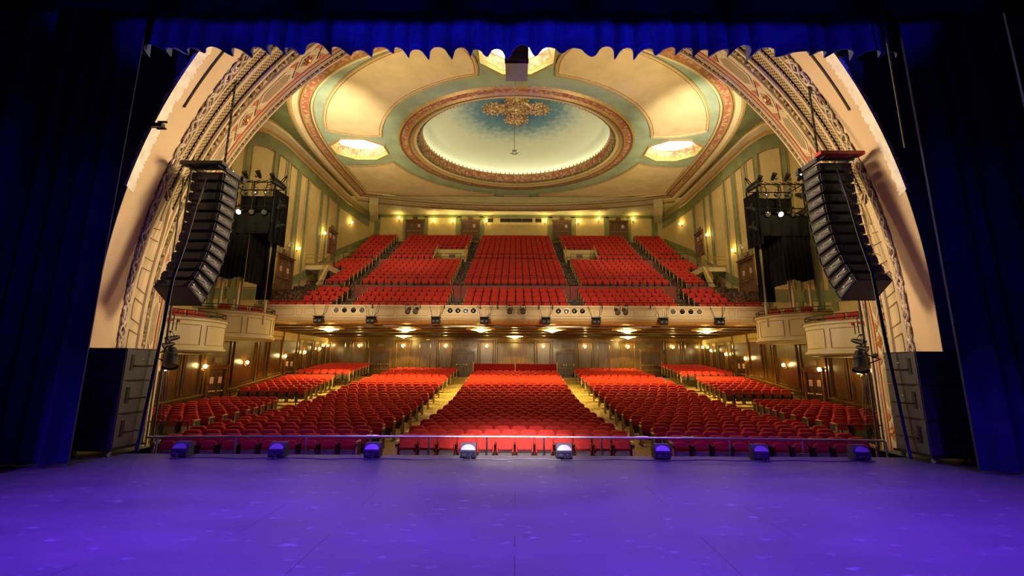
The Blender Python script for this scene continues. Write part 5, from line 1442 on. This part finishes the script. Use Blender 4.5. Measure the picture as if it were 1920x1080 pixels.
# ------------------------------------------------------------------ front fill speakers along the stage edge
fs = []
mat_violet = mat('glossy_grey_back', (0.22, 0.21, 0.24), 0.3, var=0.1)
for i, px in enumerate((363, 537, 709, 882, 1055, 1232, 1409, 1590)):
    x = (px - 966) * 0.01325; rz = 0
    t = thing('front_fill_speaker', 'small black wedge speaker on the stage edge, %s from the left' % ORD[i + 1], 'loudspeaker', (x, 10.86, 0.0), rz, 'front fill speakers along the stage edge')
    # side profile (y,z): rear (towards camera) rounded, front grille facing the hall
    prof = [(-0.17, 0.02), (0.04, 0.02), (0.08, 0.06), (0.06, 0.33), (0.03, 0.35), (-0.06, 0.35), (-0.14, 0.27), (-0.18, 0.20), (-0.19, 0.08)]
    m = MB(); m.prism(prof, lambda u, v, d: (d, u, v), -0.18, 0.18); m.build('cabinet', cabinet, t)
    m = MB(); n = 12
    P = [(0.165 * math.cos(PI * k / n), 0.10 * math.sin(PI * k / n)) for k in range(n + 1)]
    V = []
    Q0 = Vector((0, -0.180, 0.205)); dirz = Vector((0, 0.04, 0.07)).normalized()
    m.add([tuple(Vector((a, 0, 0)) + Q0 + dirz * b * 1.3 + Vector((0, -0.008, 0.008))) for a, b in P], [tuple(range(n + 1))]); m.build('curved_back', mat_violet, t)
    m = MB(); m.box(0, -0.196, 0.11, 0.33, 0.014, 0.12); m.build('connector_panel', mat_panel, t)
    m = MB(); m.box(-0.09, -0.206, 0.11, 0.09, 0.01, 0.06); m.box(0.07, -0.206, 0.12, 0.05, 0.01, 0.03); m.build('socket', cabside, t)
    for q in (-1, 1):
        m = MB(); m.box(q * 0.186, -0.05, 0.16, 0.012, 0.20, 0.24); m.build('side_plate', cabinet, t)
    m = MB(); m.tube([(0.06, -0.21, 0.12), (0.05, -0.28, 0.10), (0.10, -0.33, 0.02), (-0.05, -0.34, 0.012), (-0.14, -0.28, 0.012), (-0.05, -0.24, 0.012), (0.2, -0.26, 0.012)], 0.009, 5); m.tube([(-0.02, -0.21, 0.14), (0.0, -0.26, 0.06), (0.08, -0.30, 0.012), (0.22, -0.24, 0.012)], 0.007, 5); m.build('cable', cablem, t, smooth=True)
    fs.append(x)
for i, (a, b) in enumerate(zip(fs, fs[1:])):
    m = MB(); pts = []
    for k in range(13):
        u = k / 12; pts.append((a + 0.2 + (b - a - 0.3) * u, 10.66 + 0.09 * math.sin(u * 7 + i) * (1 - abs(2 * u - 1)), 0.010))
    m.tube(pts, 0.010, 5); o = m.build('floor_cable', cablem, smooth=True); tag(o, 'thin black cable on the stage edge between the %s and %s wedge speakers' % (ORD[i + 1], ORD[i + 2]), 'cable', 'cables along the stage edge')

# ------------------------------------------------------------------ stage curtains
def curtain(name, label, x0, x1, y, z0, z1, amp, period, mt, seed, hem=0.0, cat='curtain', ret=0.0, zig=None, group=None, parts=None):
    rnd = random.Random(seed); L = abs(x1 - x0); n = int(L / 0.05); nz = 26
    fr = [rnd.uniform(0.5, 1.5) for _ in range(60)]; ph = [0]
    for f in fr: ph.append(ph[-1] + f)
    def phase(d):
        k = min(58, int(d / period)); return (ph[k] + (ph[k + 1] - ph[k]) * (d / period - k)) * 2 * PI
    amps = [rnd.uniform(0.35, 1.45) for _ in range(60)]
    rows = []
    for j in range(nz + 1):
        f = j / nz; z = z1 + (z0 - z1) * f; r_ = []
        for i in range(n + 1):
            d = L * i / n; a = amp * lerp([(q * period, amps[q]) for q in range(58)], d) * (0.45 + 0.55 * f)
            zz = z
            if zig: zz = z + (zig(x0 + (x1 - x0) * i / n) if j == nz else zig(x0 + (x1 - x0) * i / n) * f)
            w_ = math.sin(phase(d)); w_ = math.copysign(abs(w_) ** 0.7, w_)
            r_.append((x0 + (x1 - x0) * i / n + 0.35 * a * math.cos(phase(d) * 1.0), y + a * w_ , zz))
        rows.append(r_)
    m = MB(); m.grid(rows)
    if ret:
        e = [r_[0] for r_ in rows]; m.grid([e, [(p[0] + 0.03 * (1 if x1 > x0 else -1), p[1] + ret * 0.5, p[2]) for p in e], [(p[0] + 0.12 * (1 if x1 > x0 else -1), p[1] + ret, p[2]) for p in e]])
    o = m.build(name, mt, smooth=True)
    tag(o, label, cat, group)
    return o, rows
curtain('stage_curtain', 'midnight blue velour leg curtain at the left edge of the stage opening', -9.72, -14.5, 9.75, 0.03, 13, 0.13, 0.62, velour, 5, ret=0.10)
curtain('stage_curtain', 'midnight blue velour leg curtain at the right edge of the stage opening', 9.78, 14.5, 9.55, 0.03, 13, 0.15, 0.66, velour, 8, ret=0.16)
curtain('stage_curtain', 'black leg curtain nearer the camera at the far left, its edge lit blue', -10.15, -14.5, 8.2, 0.03, 13, 0.12, 0.7, velour, 12)
curtain('stage_curtain', 'black leg curtain nearer the camera at the far right', 10.75, 14.5, 8.2, 0.03, 13, 0.12, 0.7, velour, 15)
# valance with a swagged hem
rv = random.Random(21)
knots = []; x = -10.3
while x < 10.3:
    knots.append((x, rv.uniform(0.0, 0.16))); x += rv.uniform(0.35, 0.8)
def zig(x): return lerp(knots, x) - 0.05 + 0.02 * math.sin(x * 9)
vo, rows = curtain('stage_valance', 'royal blue valance with a wavy hem across the top of the stage opening', -10.2, 10.2, 10.18, 10.46, 13.0, 0.20, 0.62, velour_b, 33, cat='valance', zig=zig)
m = MB(); bot = rows[-1]
m.tube([(p[0], p[1] - 0.01, p[2]) for p in bot], 0.014, 5)
m.tube([(p[0], p[1] - 0.012, p[2] + 0.13) for p in bot], 0.006, 4)
m.build('hem', hemm, vo, smooth=True)
curtain('black_border', 'black border cloth above the blue valance', -13, 13, 8.0, 9.72, 13, 0.04, 1.4, bordercloth, 40, cat='border curtain')
# hoist ropes at the right edge of the opening
t = thing('guide_rope', 'pale grey rope hanging beside the right leg curtain', 'rope', (9.55, 9.7, 0.0))
m = MB(); m.tube([(0, 0, 7.5), (0, 0, 12.5)], 0.025, 6); m.build('rope', cabside, t)
# masking behind the legs beside the opening
# small bracket on the left of the arch
t = thing('wall_bracket', 'small black bracket on the plaster by the left curtain', 'bracket', (-9.95, 10.95, 8.7))
m = MB(); m.box(-0.1, -0.1, 0, 0.5, 0.12, 0.10); m.box(0.12, -0.1, 0.10, 0.25, 0.05, 0.04); m.box(0.12, -0.1, -0.10, 0.25, 0.05, 0.04); m.build('arm', blackmetal, t)
# emergency lamps on the wood walls
for i, (x, z) in enumerate(((-7.4, 4.28), (8.15, 4.28))):
    t = thing('smoke_detector', 'small round detector above the wood rear wall, %s of centre' % ('left', 'right')[i], 'detector', (x, YR1 - 0.12, z))
    m = MB(); m.lathe([(0.001, -0.06), (0.14, -0.03), (0.15, 0.03)], 14); m.build('body', ringwhite, t); m = MB(); m.sphere((0, -0.03, -0.07), 0.02, 6, 4); m.build('indicator', redplug, t)
for s in (-1, 1):
    t = thing('emergency_light', 'small white emergency lamp over the lower %s balcony door' % SIDE[s], 'emergency light', (s * 15.8, 28.6, 10.3), -s * PI / 2)
    m = MB(); m.box(0, -0.05, 0, 0.28, 0.10, 0.18); m.build('case', ringwhite, t)
    m = MB(); m.sphere((-0.12, -0.12, 0.16), 0.07, 8, 5); m.sphere((0.12, -0.12, 0.16), 0.07, 8, 5); m.build('lamp_head', ringwhite, t)
    t = thing('emergency_light', 'small emergency lamp on the wood under the %s balcony box' % SIDE[s], 'emergency light', (s * 15.75, 26.5, 3.95), -s * PI / 2)
    m = MB(); m.box(0, -0.05, 0, 0.28, 0.10, 0.14); m.build('case', brown, t)
    m = MB(); m.sphere((-0.1, -0.12, 0.12), 0.08, 8, 5); m.sphere((0.1, -0.12, 0.12), 0.08, 8, 5); m.build('lamp_head', ringwhite, t)
